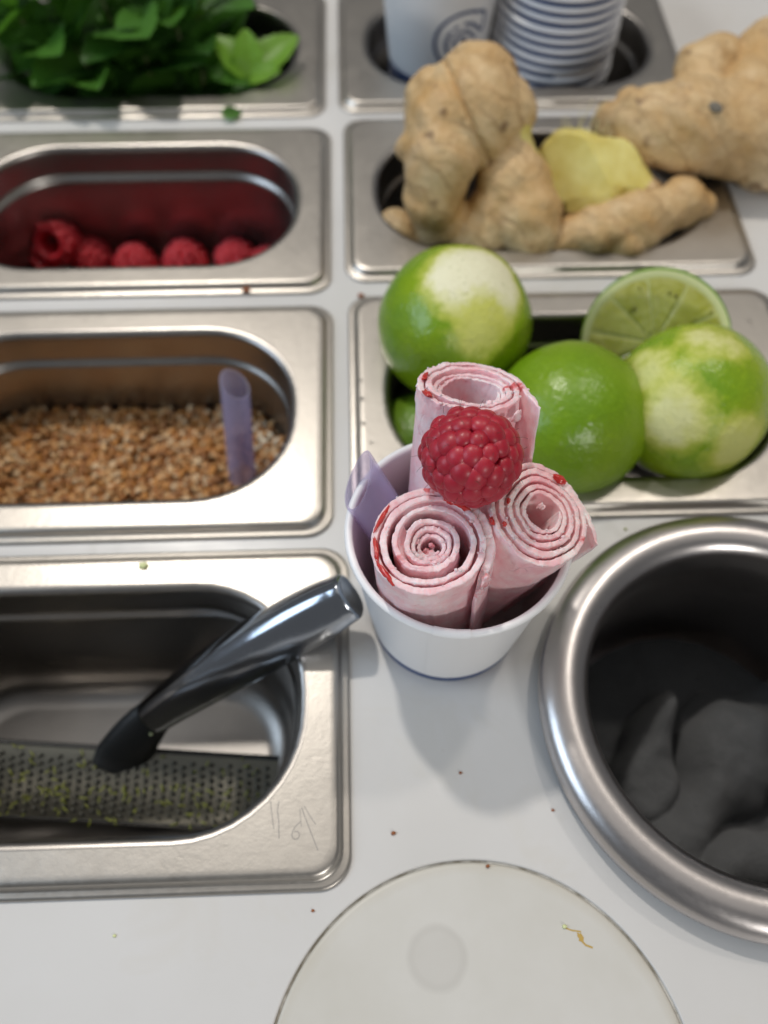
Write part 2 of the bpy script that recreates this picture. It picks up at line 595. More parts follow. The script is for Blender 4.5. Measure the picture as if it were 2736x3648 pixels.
def counter():
    bm = bmesh.new()

    def loop(pts, inset=None):
        vs = [bm.verts.new((x * MM, y * MM, z * MM)) for x, y, z in pts]
        es = [bm.edges.new((vs[i], vs[(i + 1) % len(vs)])) for i in range(len(vs))]
        return vs, es
    holes, edges = [], []
    X0, X1, Y0, Y1 = -620, 640, -560, 620
    _, e = loop([(X0, Y0, 0), (X1, Y0, 0), (X1, Y1, 0), (X0, Y1, 0)])
    outer = e
    edges += e
    for c in PANS.values():
        v, e = loop(rrect(81.5, 47.5, 12, 0, c, 6))
        holes.append((v, 22))
        edges += e
    for (c, r, d) in ((BOWL_C, 61.0, 22), (LID_C, LID_R + 1.3, 0)):
        v, e = loop([(c[0] + r * math.cos(2 * math.pi * i / 128), c[1] + r * math.sin(2 * math.pi * i / 128), 0) for i in range(128)])
        holes.append((v, d))
        edges += e
    bmesh.ops.triangle_fill(bm, edges=edges, use_beauty=True)
    for v, d in holes:
        prev = v
        if d == 0:      # rounded edge round the lid
            c = LID_C
            for dr, dz in ((0.25, -0.08), (0.45, -0.25), (0.55, -0.55), (0.55, -4.0)):
                R = LID_R + 1.3 - dr
                new = [bm.verts.new(((c[0] + R * math.cos(2 * math.pi * i / 128)) * MM, (c[1] + R * math.sin(2 * math.pi * i / 128)) * MM, dz * MM)) for i in range(128)]
                for i in range(128):
                    bm.faces.new((prev[i], prev[(i + 1) % 128], new[(i + 1) % 128], new[i]))
                prev = new
        else:
            new = [bm.verts.new((p.co.x, p.co.y, -d * MM)) for p in v]
            for i in range(len(v)):
                bm.faces.new((v[i], v[(i + 1) % len(v)], new[(i + 1) % len(v)], new[i]))
    ret = bmesh.ops.extrude_edge_only(bm, edges=outer)
    for g in ret['geom']:
        if isinstance(g, bmesh.types.BMVert):
            g.co.z -= 0.03
    bmesh.ops.recalc_face_normals(bm, faces=bm.faces)
    me = bpy.data.meshes.new('counter_top')
    bm.to_mesh(me)
    bm.free()
    me.materials.append(M_COUNTER)
    o = put('counter_top', me)
    o['kind'] = 'structure'
    tag(o, 'white laminate counter top with cut-outs for the steel pans', 'counter')
    return o


counter()

# ------------------------------------------------------------------ steel pans
LIP = [(0.0, 0.0), (0.9, -0.12), (1.7, -0.5), (2.3, -1.1), (2.65, -1.9), (2.8, -2.8)]
ZT = 3.6      # height of the flange above the counter


def make_pan(c, label, first):
    cx, cy = c
    root = thing('steel_pan', (cx, cy, 0), label, 'food pan', 'stainless steel pans set in the counter')
    if first is None:
        # flange: outer turned edge, bead and flat top
        rim = []
        for d, z in ((0.25, 0.05), (0.0, 0.35), (0.05, 0.8), (0.4, 1.1), (1.0, 1.2), (2.0, 1.25), (2.5, 1.4), (2.9, 1.9),
                     (3.2, 2.6), (3.6, 3.15), (4.2, 3.45), (5.0, 3.58), (6.0, ZT), (6.4, ZT)):
            rim.append(rrect(88 - d, 54 - d, 9.5 - 0.45 * d, z))
        rim.append(rrect(76.2, 42.2, 38.8, ZT))
        rim.append(rrect(75.4, 41.4, 38.3, ZT))
        v, f = loft(rim)
        me_rim = mesh('rim', v, f, M_RIM)
        bas = [rrect(75.4, 41.4, 38.3, ZT), rrect(75.2, 41.2, 38.2, ZT)]
        for d, z in LIP:
            bas.append(rrect(75 - d, 41 - d, 38 - d, ZT + z))
        for d, z in ((3.0, -3), (3.2, -8), (3.3, -9.8), (3.6, -10.8), (4.4, -11.6), (5.2, -12.3), (5.5, -13.3), (5.6, -14.5), (6.2, -30), (7.0, -46),
                     (7.4, -51), (8.6, -56), (11.2, -60.5), (15, -63.6), (19.5, -64.9), (21, -65.0)):
            bas.append(rrect(75 - d, 41 - d, 38 - d * 0.95, z))
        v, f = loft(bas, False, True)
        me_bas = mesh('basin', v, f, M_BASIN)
        first = (me_rim, me_bas)
    put('rim', first[0], root)
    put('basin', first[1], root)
    return root, first


PAN_LABEL = dict(
    mint='stainless steel pan filled with green mint sprigs',
    raspberry='stainless steel pan holding a few red raspberries',
    seed='stainless steel pan of toasted brown seeds with a clear straw',
    grater='stainless steel pan with the zester in it, nearest one on that side',
    cup='stainless steel pan holding the paper cups behind the ginger',
    ginger='stainless steel pan holding the ginger roots',
    lime='stainless steel pan heaped with limes')
pans, data = {}, None
for k, c in PANS.items():
    pans[k], data = make_pan(c, PAN_LABEL[k], data)

# scratched size mark on the flange of the grater pan
gp = (PANS['grater'][0], PANS['grater'][1], 0)


def stroke(pts, w, z):
    vs, fs = [], []
    for i, p in enumerate(pts):
        p = V((p[0], p[1]))
        t = (V(pts[min(i + 1, len(pts) - 1)][:2]) - V(pts[max(0, i - 1)][:2])).normalized()
        nn = V((-t.y, t.x)) * w / 2
        vs += [(p.x + nn.x, p.y + nn.y, z), (p.x - nn.x, p.y - nn.y, z)]
    for i in range(len(pts) - 1):
        fs.append((2 * i, 2 * i + 1, 2 * i + 3, 2 * i + 2))
    return vs, fs


six = [(-11.6, -206.6), (-12.6, -207.4), (-13.7, -208.8), (-14.0, -210.1), (-13.5, -211.1), (-12.6, -211.3), (-11.9, -210.7), (-11.8, -209.8), (-12.4, -209.1), (-13.4, -209.2)]
marks = [stroke([(-20.3, -200.6), (-19.9, -204), (-19.1, -208.4)], 0.28, ZT + 0.03),
         stroke([(-17.9, -200.8), (-18.3, -203.2), (-17.8, -206), (-17.6, -210.9)], 0.3, ZT + 0.03),
         stroke(six, 0.3, ZT + 0.03),
         stroke([(-11.3, -202.6), (-9.6, -207), (-6.5, -214.4)], 0.3, ZT + 0.03),
         stroke([(-10.6, -202.2), (-8.9, -205.0), (-7.2, -207.4)], 0.25, ZT + 0.03),
         stroke([(-11.8, -203.0), (-11.3, -207.9)], 0.22, ZT + 0.03)]
v, f = join(marks)
kid(part('scratched_mark', v, f, M_ETCH, pans['grater'], gp, False), pans['grater'], 'rim')

# water drops beaded on the lime pan flange and mint pan
def drops(root, o3, spots):
    bv, bf = ico(2)
    for (x, y, r) in spots:
        v = bv * np.array([r, r, r * 0.55]) + np.array([x, y, ZT + 0.2 * r])
        kid(part('water_drop', v, bf, M_DROP, root, o3), root, 'rim')


drops(pans['lime'], (PANS['lime'][0], PANS['lime'][1], 0),
      [(8.6, -46, 0.7), (8.9, -55, 0.9), (9.2, -66.5, 0.8), (14, -36, 0.6), (12, -75, 0.6), (166, -20, 0.7), (15.5, -27, 0.5)])
drops(pans['mint'], (PANS['mint'][0], PANS['mint'][1], 0),
      [(-12, 160, 0.8), (-13.5, 140, 0.7), (-60, 128.5, 0.7), (-90, 128, 0.6), (-35, 129, 0.6)])

# ------------------------------------------------------------------ round lid let into the counter
lid = thing('round_lid', (LID_C[0], LID_C[1], 0), 'round off-white lid let flush into the counter at the front', 'lid')
prof = [(0, -0.35)] + [(r, -0.35) for r in (15, 30, 45, 52)] + [(54.1, -0.38), (54.85, -0.5), (55.2, -0.8), (55.3, -4)]
v, f = lathe([(max(r, 0.01), z) for r, z in prof], 128)
put('disc', mesh('disc', v, f, M_LID), lid)
v, f = lathe([(55.25, -0.8), (55.9, -0.8)], 128)
put('dirty_joint', mesh('dirty_joint', v, f, M_GRIME), lid)

# ------------------------------------------------------------------ steel bowl with a grey towel
bx, by = BOWL_C
bowl = thing('steel_bowl', (bx, by, 0), 'round stainless steel bowl with thick rolled rim sunk in the counter', 'bowl')
rimp = [(64.6, 0.0), (64.8, 1.5), (65.0, 3.0), (65.4, 4.2)]
for i in range(0, 17):
    a = math.radians(-20 + i * 200 / 16)
    rimp.append((58.3 + 7.6 * math.cos(a), 6.0 + 6.2 * math.sin(a)))
v, f = lathe(rimp, 128)
part('rim', np.array(v) + [bx, by, 0], f, M_BOWL, bowl, (bx, by, 0))
wallp = [(rimp[-1][0], rimp[-1][1]), (50.5, 1.5), (50.6, -2), (51.5, -8), (53.0, -16), (53.6, -20), (54.0, -24), (54.2, -50), (54, -72), (51, -80), (44, -84), (0.01, -84.5)]
v, f = lathe(wallp, 128)
part('wall', np.array(v) + [bx, by, 0], f, M_BOWL, bowl, (bx, by, 0))


def towel_sheet(n, m, fn):
    vs = [fn(i / (n - 1), j / (m - 1)) for i in range(n) for j in range(m)]
    fs = [(i * m + j, (i + 1) * m + j, (i + 1) * m + j + 1, i * m + j + 1) for i in range(n - 1) for j in range(m - 1)]
    return vs, fs


RIDGES = [((-25, -18), (-9, 16), 10, 23), ((-12, -28), (22, 4), 17, 19), ((-12, -44), (32, -33), 10, 22), ((-46, 0), (-40, 20), 7, 18), ((14, 10), (40, 16), 13, 9), ((-36, -26), (-24, -16), 9, 12)]


def crumple(u, w):
    # a bunched cloth: thick rounded folds with deep creases between them
    a = 2 * math.pi * u
    r = 49 * w
    x, y = r * math.cos(a), r * math.sin(a)
    xw, yw = x + 9 * nz(x * 0.045, y * 0.045, 3), y + 9 * nz(x * 0.045, y * 0.045, 8)
    h = -66 + 6 * nz(x * 0.03 + 3, y * 0.03, 1.3)
    for (x0, y0), (x1, y1), wd, amp in RIDGES:
        dx, dy = x1 - x0, y1 - y0
        t = min(1, max(0, ((xw - x0) * dx + (yw - y0) * dy) / (dx * dx + dy * dy)))
        d = math.hypot(xw - x0 - dx * t, yw - y0 - dy * t) / (wd * (1 + 0.25 * nz(t * 2, wd, 1)))
        if d < 1:
            h = max(h, -66 + amp * (0.75 + 0.25 * t) * (1 - d * d) ** 0.55 + 6 * nz(x * 0.03 + 3, y * 0.03, 1.3))
    h += 1.6 * nz(x * 0.10, y * 0.10 + 5, 4.1) + 0.5 * nz(x * 0.22, y * 0.22, 9) + 0.12 * nz(x * 0.9, y * 0.9, 2)
    return (bx + x, by + y, max(-82, h))


tv, tf = towel_sheet(260, 150, crumple)
towel = thing('towel', (bx, by, -80), 'crumpled dark grey cotton towel stuffed in the steel bowl', 'towel')
part('cloth', tv, tf, M_TOWEL, towel, (bx, by, -80))

# ------------------------------------------------------------------ paper cups


def cup_parts(root, stripe_under_rim=False, logo=False):
    """upright cup, base on z=0, 55 high, rim radius 31.3, base radius 24.6"""
    H, R0, R1 = 55.0, 24.6, 30.2
    rr = lambda z: R0 + (R1 - R0) * z / H
    v, f = lathe([(rr(0) - 0.3, 0.1), (rr(0), 0.5), (rr(2), 2.0), (rr(14), 14), (rr(28), 28), (rr(42), 42), (rr(H - 2), H - 2)], 96)
    wall = put('wall', mesh('wall', v, f, M_PAPER), root)
    v, f = lathe([(rr(H - 2) - 0.15, H - 1.6)] + [(R1 + 0.15 + 1.15 * math.cos(math.radians(-100 + k * 27)), H - 0.9 + 1.15 * math.sin(math.radians(-100 + k * 27))) for k in range(12)] + [(rr(H - 2) - 0.5, H - 2.2)], 96)
    put('rim', mesh('rim', v, f, M_PAPER), root)
    v, f = lathe([(rr(H - 2) - 0.5, H - 2.2), (rr(30) - 0.5, 30), (rr(7) - 0.5, 7), (rr(6) - 0.8, 6), (0.01, 6)], 96)
    put('inside', mesh('inside', v, f, M_PAPERIN), root)
    v, f = lathe([(rr(0.25) + 0.03, 0.25), (rr(4.6) + 0.05, 4.6), (rr(4.7) + 0.0, 4.75)], 96)
    put('blue_band', mesh('blue_band', v, f, M_NAVY), root)
    if stripe_under_rim:  # bluish shade between nested rims, put in as a navy ring
        v, f = lathe([(rr(H - 4.9) + 0.0, H - 4.95), (rr(H - 4.9) + 0.06, H - 4.9), (rr(H - 2.4) + 0.06, H - 2.4), (rr(H - 2.4), H - 2.35)], 96)
        put('rim_shade_ring', mesh('rim_shade_ring', v, f, M_NAVY), root)
    return rr


def paper_cup(loc, label, group=None, **kw):
    root = thing('paper_cup', loc, label, 'paper cup', group)
    rr = cup_parts(root, **kw)
    return root, rr


HC = (34.8, -140.4, 0.0)
hero, rr = paper_cup(HC, 'small white paper cup holding three pink ice cream rolls')
# glued side seam: overlapping paper edge on the wall and on the rolled rim
def wall_patch(a0, a1, z0, z1, off, n=6, m=6):
    vs = []
    for i in range(n + 1):
        for j in range(m + 1):
            a = a0 + (a1 - a0) * i / n
            z = z0 + (z1 - z0) * j / m
            r = rr(z) + off
            vs.append((HC[0] + r * math.cos(a), HC[1] + r * math.sin(a), z))
    fs = [(i * (m + 1) + j, (i + 1) * (m + 1) + j, (i + 1) * (m + 1) + j + 1, i * (m + 1) + j + 1) for i in range(n) for j in range(m)]
    return vs, fs


SA = math.radians(-92)
v, f = wall_patch(SA - 0.30, SA, 4.9, 52.8, 0.10, 10, 8)
e, g = wall_patch(SA - 0.302, SA - 0.30, 4.9, 52.8, 0.05, 1, 8)
v, f = join([(v, f), (e, g)])
kid(part('seam', v, f, M_PAPER, hero, HC), hero, 'wall')
lipv, lipf = [], []
loops = []
for i in range(9):
    a = SA - 0.26 + 0.32 * i / 8
    loops.append([(HC[0] + (30.35 + 1.32 * math.cos(t)) * math.cos(a), HC[1] + (30.35 + 1.32 * math.cos(t)) * math.sin(a), 54.1 + 1.32 * math.sin(t)) for t in [math.radians(-100 + k * 25) for k in range(12)]])
v, f = loft(loops, False, False, False)
kid(part('rim_overlap', v, f, M_PAPER, hero, HC), hero, 'rim')

# cups in the pan at the back
c_low = thing('paper_cup', (55.5, 179.5, -65), 'paper cup standing upside down under the cup with the blue spiral', 'paper cup', 'cups in the pan behind the ginger')
cup_parts(c_low)
c_low.rotation_euler = (math.pi, 0, 0)
c_low.location = V((52.5, 180, -10.0)) * MM

LC = (52.5, 180.0, -9.5)
logo_cup, _ = paper_cup(LC, 'upright white paper cup printed with a blue spiral beside the cup stack', 'cups in the pan behind the ginger')


def on_cup(a, z, off, c=LC):
    r = rr(z) + off
    return (c[0] + r * math.cos(a), c[1] + r * math.sin(a), c[2] + z)


def cup_line(pts, w):
    """flat printed line on the cup wall; pts = (arc mm, height mm) about the logo centre"""
    pts = [V(p) * 1.15 for p in pts]
    w = w * 1.5
    vs, fs = [], []
    A0, Z0 = math.radians(-68), 26.0
    for i, p in enumerate(pts):
        t = (pts[min(i + 1, len(pts) - 1)] - pts[max(0, i - 1)])
        t.normalize()
        nn = V((-t.y, t.x)) * w / 2
        for q in (p + nn, p - nn):
            vs.append(on_cup(A0 + q.x / rr(Z0), Z0 + q.y, 0.06))
    for i in range(len(pts) - 1):
        fs.append((2 * i, 2 * i + 1, 2 * i + 3, 2 * i + 2))
    return vs, fs


def arc_open(R, a0, a1, n=40, sx=1.0):
    return [(R * sx * math.cos(math.radians(a0 + (a1 - a0) * i / n)), R * math.sin(math.radians(a0 + (a1 - a0) * i / n))) for i in range(n + 1)]


lines = []
outer = arc_open(12.5, 268, 62)
outer += [(8.3, 10.6), (9.6, 9.6), (10.2, 8.0), (10.2, 2.6), (9.4, 1.6), (8.2, 2.4)]
lines.append(cup_line(outer + [(6.2, 4.4), (3.6, 6.6), (0.5, 7.4), (-3.5, 6.6), (-6.4, 3.8), (-7.6, 0), (-6.8, -4), (-4, -7), (0, -8), (4, -7), (7, -4)], 1.15))
lines.append(cup_line(arc_open(12.5, 268, 330, 14), 1.15))
lines.append(cup_line(arc_open(4.2, 20, 300, 30), 1.1))
lines.append(cup_line([(4.0, 1.4), (5.4, 0.6), (6.4, -0.8)], 1.1))
lines.append(cup_line(arc_open(1.2, 0, 360, 20), 1.2))
v, f = join(lines)
kid(part('spiral_logo', v, f, M_NAVY, logo_cup, LC), logo_cup, 'wall')

st0 = None
ORD = ['lowest', 'second', 'third', 'fourth', 'fifth', 'sixth', 'seventh', 'eighth', 'ninth', 'tenth', 'eleventh', 'twelfth', 'topmost']
for k in range(13):
    loc = (113.0 + 0.35 * math.sin(k * 1.7), 177.5 + 0.35 * math.cos(k * 2.3), -64.8 + 5.0 * k)
    if st0 is None:
        st0, _ = paper_cup(loc, 'white paper cup nested in the tall ribbed stack behind the ginger', 'nested cup stack', stripe_under_rim=True)
        s = st0
    else:
        s = copy_tree(st0)
        s.location = V(loc) * MM
        s.rotation_euler = (0, 0, k * 0.7)
    s['label'] = 'white paper cup, ' + ORD[k] + (' one' if k in (0, 12) else ' from the bottom') + ' of the nested stack behind the ginger'

# ------------------------------------------------------------------ ice cream rolls


def roll(name, p_bot, p_top, radii, label, mat, seed, phase, th=1.9, flap=None, recess=None, square=0.0, squeeze=1.0, flap_drop=1.0, direction=1, taper=0.35):
    """radii: outer radius at the end of each full turn, from outside in"""
    p_bot, p_top = V(p_bot), V(p_top)
    L = (p_top - p_bot).length
    w = (p_top - p_bot).normalized()
    u = (V((1, 0, 0)) - w * w.x).normalized()
    v2 = w.cross(u)
    root = thing(name, p_bot, label, 'ice cream roll', 'ice cream rolls in the paper cup')
    nturn = len(radii) - 1
    th0 = -(flap[0] if flap else 0.0)
    ths = []
    t = th0
    while t < nturn * 2 * math.pi:
        k = max(0, t) / (2 * math.pi)
        i = min(int(k), nturn - 1)
        r = radii[i] + (radii[i + 1] - radii[i]) * (k - i)
        ths.append(t)
        t += 0.36 / max(r, 2.0)
    loops = []
    levels = [0, 0.15, 0.3, 0.45, 0.55, 0.64, 0.72, 0.78, 0.83, 0.87, 0.905, 0.93, 0.95, 0.965, 0.978, 0.988, 0.995]
    for t in ths:
        k = max(0, t) / (2 * math.pi)
        i = min(int(k), nturn - 1)
        fr = k - i
        r = radii[i] + (radii[i + 1] - radii[i]) * fr
        if t < 0:
            r += flap[1] * (t / th0) ** 2
        a = phase + direction * t
        shape = 1 + square * math.cos(4 * a + 0.6) + 0.02 * math.sin(2 * a + seed) + 0.014 * math.sin(3 * a + 2 * seed)
        end_in = smoothstep(nturn * 2 * math.pi, nturn * 2 * math.pi - 0.5, t)
        thick = th * (1.0 - taper * k / nturn) * (0.95 + 0.32 * nz(t * 0.9, seed, 0.3)) * (0.55 + 0.45 * end_in)
        if t < th0 + 0.25:
            thick *= 0.45 + 0.55 * (t - th0) / 0.25
        top = L + 0.55 * nz(t * 1.3, seed + 5, 1.0) + 0.38 * nz(t * 5.2, seed + 2, 0.0) + 0.22 * nz(t * 17, seed, 4)
        ragged = 0.14 * nz(t * r * 0.7, seed + 9, 0.0) + 0.10 * nz(t * r * 3.1, seed + 7, 2.0)
        if recess:
            top -= np.interp(k, [q[0] for q in recess], [q[1] for q in recess])
        if t < 0:
            top -= flap_drop * (t / th0) ** 1.5 * (1 + 0.6 * nz(t * 9, seed, 3))
        kn = min(k + 1, nturn)
        i2 = min(int(kn), nturn - 1)
        r_in = radii[i2] + (radii[i2 + 1] - radii[i2]) * (kn - i2)
        pitch = r - r_in if k + 1 <= nturn and t >= 0 else thick
        fill = max(0.0, pitch - thick + 0.15) if pitch < 3.0 else 0.0
        prof = [(0.0, h * top) for h in levels]
        e = thick * 0.5
        rg2 = 0.14 * nz(t * r * 0.7, seed + 19, 5.0) + 0.12 * nz(t * r * 3.3, seed + 17, 1.0)
        prof += [(-0.02 * thick + 0.25 * ragged, top - 0.10 + 0.4 * ragged), (0.10 * thick, top + 0.12 + ragged), (0.35 * thick, top + 0.10 + 0.5 * ragged), (0.65 * thick, top + 0.08 + 0.5 * rg2), (0.90 * thick, top + 0.12 + rg2), (1.02 * thick + 0.25 * rg2, top - 0.10 + 0.4 * rg2)]
        prof += [(thick + fill * smoothstep(0.8, 4.2, top - h * top), h * top) for h in levels[::-1]]
        lp = []
        for q, (dr, h) in enumerate(prof):
            R = (r - dr) * shape
            x, y = R * math.cos(a), R * math.sin(a) * squeeze
            near = smoothstep(L - 9, L, h)
            d = 0.62 * nz(x * 0.22 + seed, y * 0.22, h * 0.16) + 0.30 * nz(x * 0.8, y * 0.8 + seed, h * 0.6)
            d += (0.08 + 0.07 * near) * nz(x * 2.3, y * 2.3, h * 2.1 + seed)
            d = d * (0.8 if dr < e else 0.45)
            x += d * math.cos(a)
            y += d * math.sin(a)
            p = p_bot + u * x + v2 * y + w * h
            lp.append(tuple(p))
        loops.append(lp)
    vs, fs = loft(loops, True, True)
    part('rolled_sheet', vs, fs, mat, root, p_bot)
    rnd = random.Random(int(seed * 10))
    bv, bf = ico(1)
    bits = []
    for _ in range(80):
        lp = loops[int(rnd.random() ** 0.8 * (len(loops) - 1))]
        p = np.array(lp[17 + rnd.choice((0, 0, 1, 4, 5, 5, 2))])
        q = rnd.uniform(0.12, 0.34) if rnd.random() < 0.9 else rnd.uniform(0.35, 0.55)
        bits.append((bv * np.array([q * rnd.uniform(0.7, 1.4), q, q * rnd.uniform(0.6, 1.2)]) * (1 + 0.25 * np.sin(bv[:, [2, 0, 1]] * 4 + _)) + p, bf))
    cv, cf = join(bits)
    cr = part('crumbs', cv, cf, mat, root, p_bot)
    cr['kind'] = 'stuff'

    def at(angle, r, h):
        return p_bot + u * (r * math.cos(angle)) + v2 * (r * math.sin(angle)) + w * h
    return root, at, L, (u, v2, w)


def blob(root, name, mat, centre, axes, scale, seed, origin, sub=3, amp=0.22, freq=0.6):
    bv, bf = ico(sub)
    A = np.array([list(ax) for ax in axes])
    out = []
    for p in bv:
        k = 1 + amp * nz(p[0] * 1.6 + seed, p[1] * 1.6, p[2] * 1.6) + amp * 0.5 * nz(p[0] * 4, p[1] * 4 + seed, p[2] * 4)
        q = p * np.array(scale) * k
        out.append(np.array(centre) + q @ A)
    return part(name, out, bf, mat, root, origin)


# front left roll
pb, pt = (29.5, -147.0, 7), (25.2, -152.6, 71.5)
ra, at, L, ax = roll('ice_cream_roll', pb, pt, [16.0, 13.7, 11.4, 7.4, 5.6, 4.0, 2.6], 'pink ice cream roll with open centre standing at the front of the cup', M_ICE, 1.3, math.radians(-22),
                     1.9, (0.5, 1.2), [(0, 1.6), (0.5, 0.4), (1, 0.2), (2, 0.0), (2.6, 0.5), (3.2, 1.0), (4, 1.8), (5, 3.0), (6, 4.5)], taper=0.55, flap_drop=7.0)
for (an, r, h, s, sd, m, nm) in ((50, 12.9, L + 0.1, (1.4, 2.6, 0.9), 3, M_JAM, 'fruit_bit'), (62, 12.4, L + 0.1, (1.0, 1.5, 0.7), 9, M_JAM, 'fruit_bit'),
                                 (150, 13.7, L - 0.5, (0.55, 4.4, 1.0), 4, M_JAM, 'fruit_bit'), (186, 13.6, L - 0.6, (0.6, 3.6, 1.2), 5, M_JAM, 'fruit_bit'), (214, 13.8, L - 0.5, (0.7, 3.8, 1.0), 15, M_JAM, 'fruit_bit'),
                                 (285, 1.2, L - 5.6, (1.1, 1.3, 1.0), 6, M_FLAKE, 'flake'), (60, 1.0, L - 5.2, (0.5, 0.9, 1.4), 7, M_FLAKE, 'flake'), (150, 3.4, L - 3.8, (0.4, 0.8, 0.7), 8, M_FLAKE, 'flake'),
                                 (190, 1.0, L - 6.4, (0.8, 0.9, 1.2), 10, M_FLAKE, 'flake'), (325, 16.3, L - 4.5, (1.1, 1.8, 2.6), 11, M_FLAKE, 'flake'), (318, 16.2, L - 8.2, (0.9, 1.2, 2.2), 12, M_FLAKE, 'flake')):
    a = math.radians(an)
    ca = [ax[0] * math.cos(a) + ax[1] * math.sin(a), -ax[0] * math.sin(a) + ax[1] * math.cos(a), ax[2]]
    blob(ra, nm, m, at(a, r, h), ca, s, sd, pb, amp=0.55)

# right roll
pb, pt = (36.5, -138.5, 8), (55.0, -144.6, 70)
rb, at, L, ax = roll('ice_cream_roll', pb, pt, [15.2, 13.0, 10.8, 8.6, 6.6, 5.0], 'tightly wound pink ice cream roll leaning over the rim toward the steel bowl', M_ICE2, 4.7, math.radians(15),
                     1.65, (0.6, 2.4), [(0, 2.2), (0.6, 1.2), (1, 0.9), (2, 0.4), (3, 0.1), (5, 0.0)], 0.018)
for (an, r, h, s, sd, m, nm) in ((125, 13.6, L - 0.7, (0.9, 1.8, 0.8), 3, M_JAM, 'fruit_bit'), (60, 12.4, L - 0.3, (1.0, 2.0, 0.8), 4, M_JAM, 'fruit_bit'), (192, 14.4, L - 1.4, (0.5, 1.2, 0.9), 5, M_JAM, 'fruit_bit'),
                                 (200, 12.0, L + 0.1, (0.6, 0.7, 0.4), 6, M_JAM, 'fruit_bit'), (165, 9.9, L + 0.1, (0.5, 0.8, 0.5), 16, M_JAM, 'fruit_bit'), (100, 2.4, L - 0.6, (0.5, 0.5, 1.5), 7, M_ICE2, 'flake'), (75, 2.2, L - 0.9, (0.4, 0.5, 1.1), 8, M_ICE2, 'flake')):
    a = math.radians(an)
    ca = [ax[0] * math.cos(a) + ax[1] * math.sin(a), -ax[0] * math.sin(a) + ax[1] * math.cos(a), ax[2]]
    blob(rb, nm, m, at(a, r, h), ca, s, sd, pb, amp=0.5)

# rear roll
pb, pt = (35.0, -135.0, 30), (38.0, -112.0, 82.5)
rc, at, L, ax = roll('ice_cream_roll', pb, pt, [15.0, 12.6, 10.5, 9.1, 7.8], 'loosely wound hollow ice cream roll leaning against the back behind the raspberry', M_ICE, 8.2, math.radians(8),
                     1.65, (0.62, 4.0), [(0, 1.2), (0.3, 0.2), (0.8, 1.2), (1, 1.0), (1.6, 0.4), (2.2, 1.8), (4, 2.6)], 0.0, 0.96)
for (an, r, h, s, sd, m, nm) in ((160, 12.6, L - 0.3, (0.8, 2.2, 0.6), 3, M_JAM, 'fruit_bit'), (205, 13.2, L - 0.2, (0.9, 2.0, 0.6), 5, M_JAM, 'fruit_bit'), (315, 15.4, L - 3.2, (0.5, 1.8, 1.6), 6, M_FLAKE, 'flake'),
                                 (300, 15.5, L - 4.0, (0.4, 1.5, 1.3), 13, M_FLAKE, 'flake'), (338, 16.8, L - 24, (1.6, 1.1, 2.6), 7, M_ICE, 'flake'), (330, 16.0, L - 27, (1.6, 1.2, 2.0), 8, M_ICE, 'flake'), (-62, 8.6, L - 1.6, (1.0, 0.9, 1.0), 11, M_ICE, 'flake')):
    a = math.radians(an)
    ca = [ax[0] * math.cos(a) + ax[1] * math.sin(a), -ax[0] * math.sin(a) + ax[1] * math.cos(a), ax[2]]
    blob(rc, nm, m, at(a, r, h), ca, s, sd, pb, amp=0.5)

# ------------------------------------------------------------------ raspberries


def berry_sites(n, R, Lh, seed):
    """drupelet centres over a thimble-shaped body; axis +Z to the tip, opening at -Z"""
    rnd = random.Random(seed)
    out = []
    for i in range(n):
        t = (i + 0.5) / n
        zz = 1 - 1.72 * t
        a = i * 2.399963 + rnd.uniform(-0.10, 0.10)
        rad = math.sqrt(max(0, 1 - zz * zz)) if zz > -0.15 else 0.99 - 0.12 * (-zz - 0.15)
        p = V((R * rad * math.cos(a), R * rad * math.sin(a), Lh * zz))
        nn = V((rad * math.cos(a), rad * math.sin(a), zz * R / Lh)).normalized()
        out.append((p, nn, rnd.uniform(0.84, 1.14)))
    return out


def frame_of(nrm):
    nrm = V(nrm).normalized()
    u = nrm.cross(V((0.31, 0.17, 0.93)))
    u.normalize()
    return u, nrm.cross(u), nrm


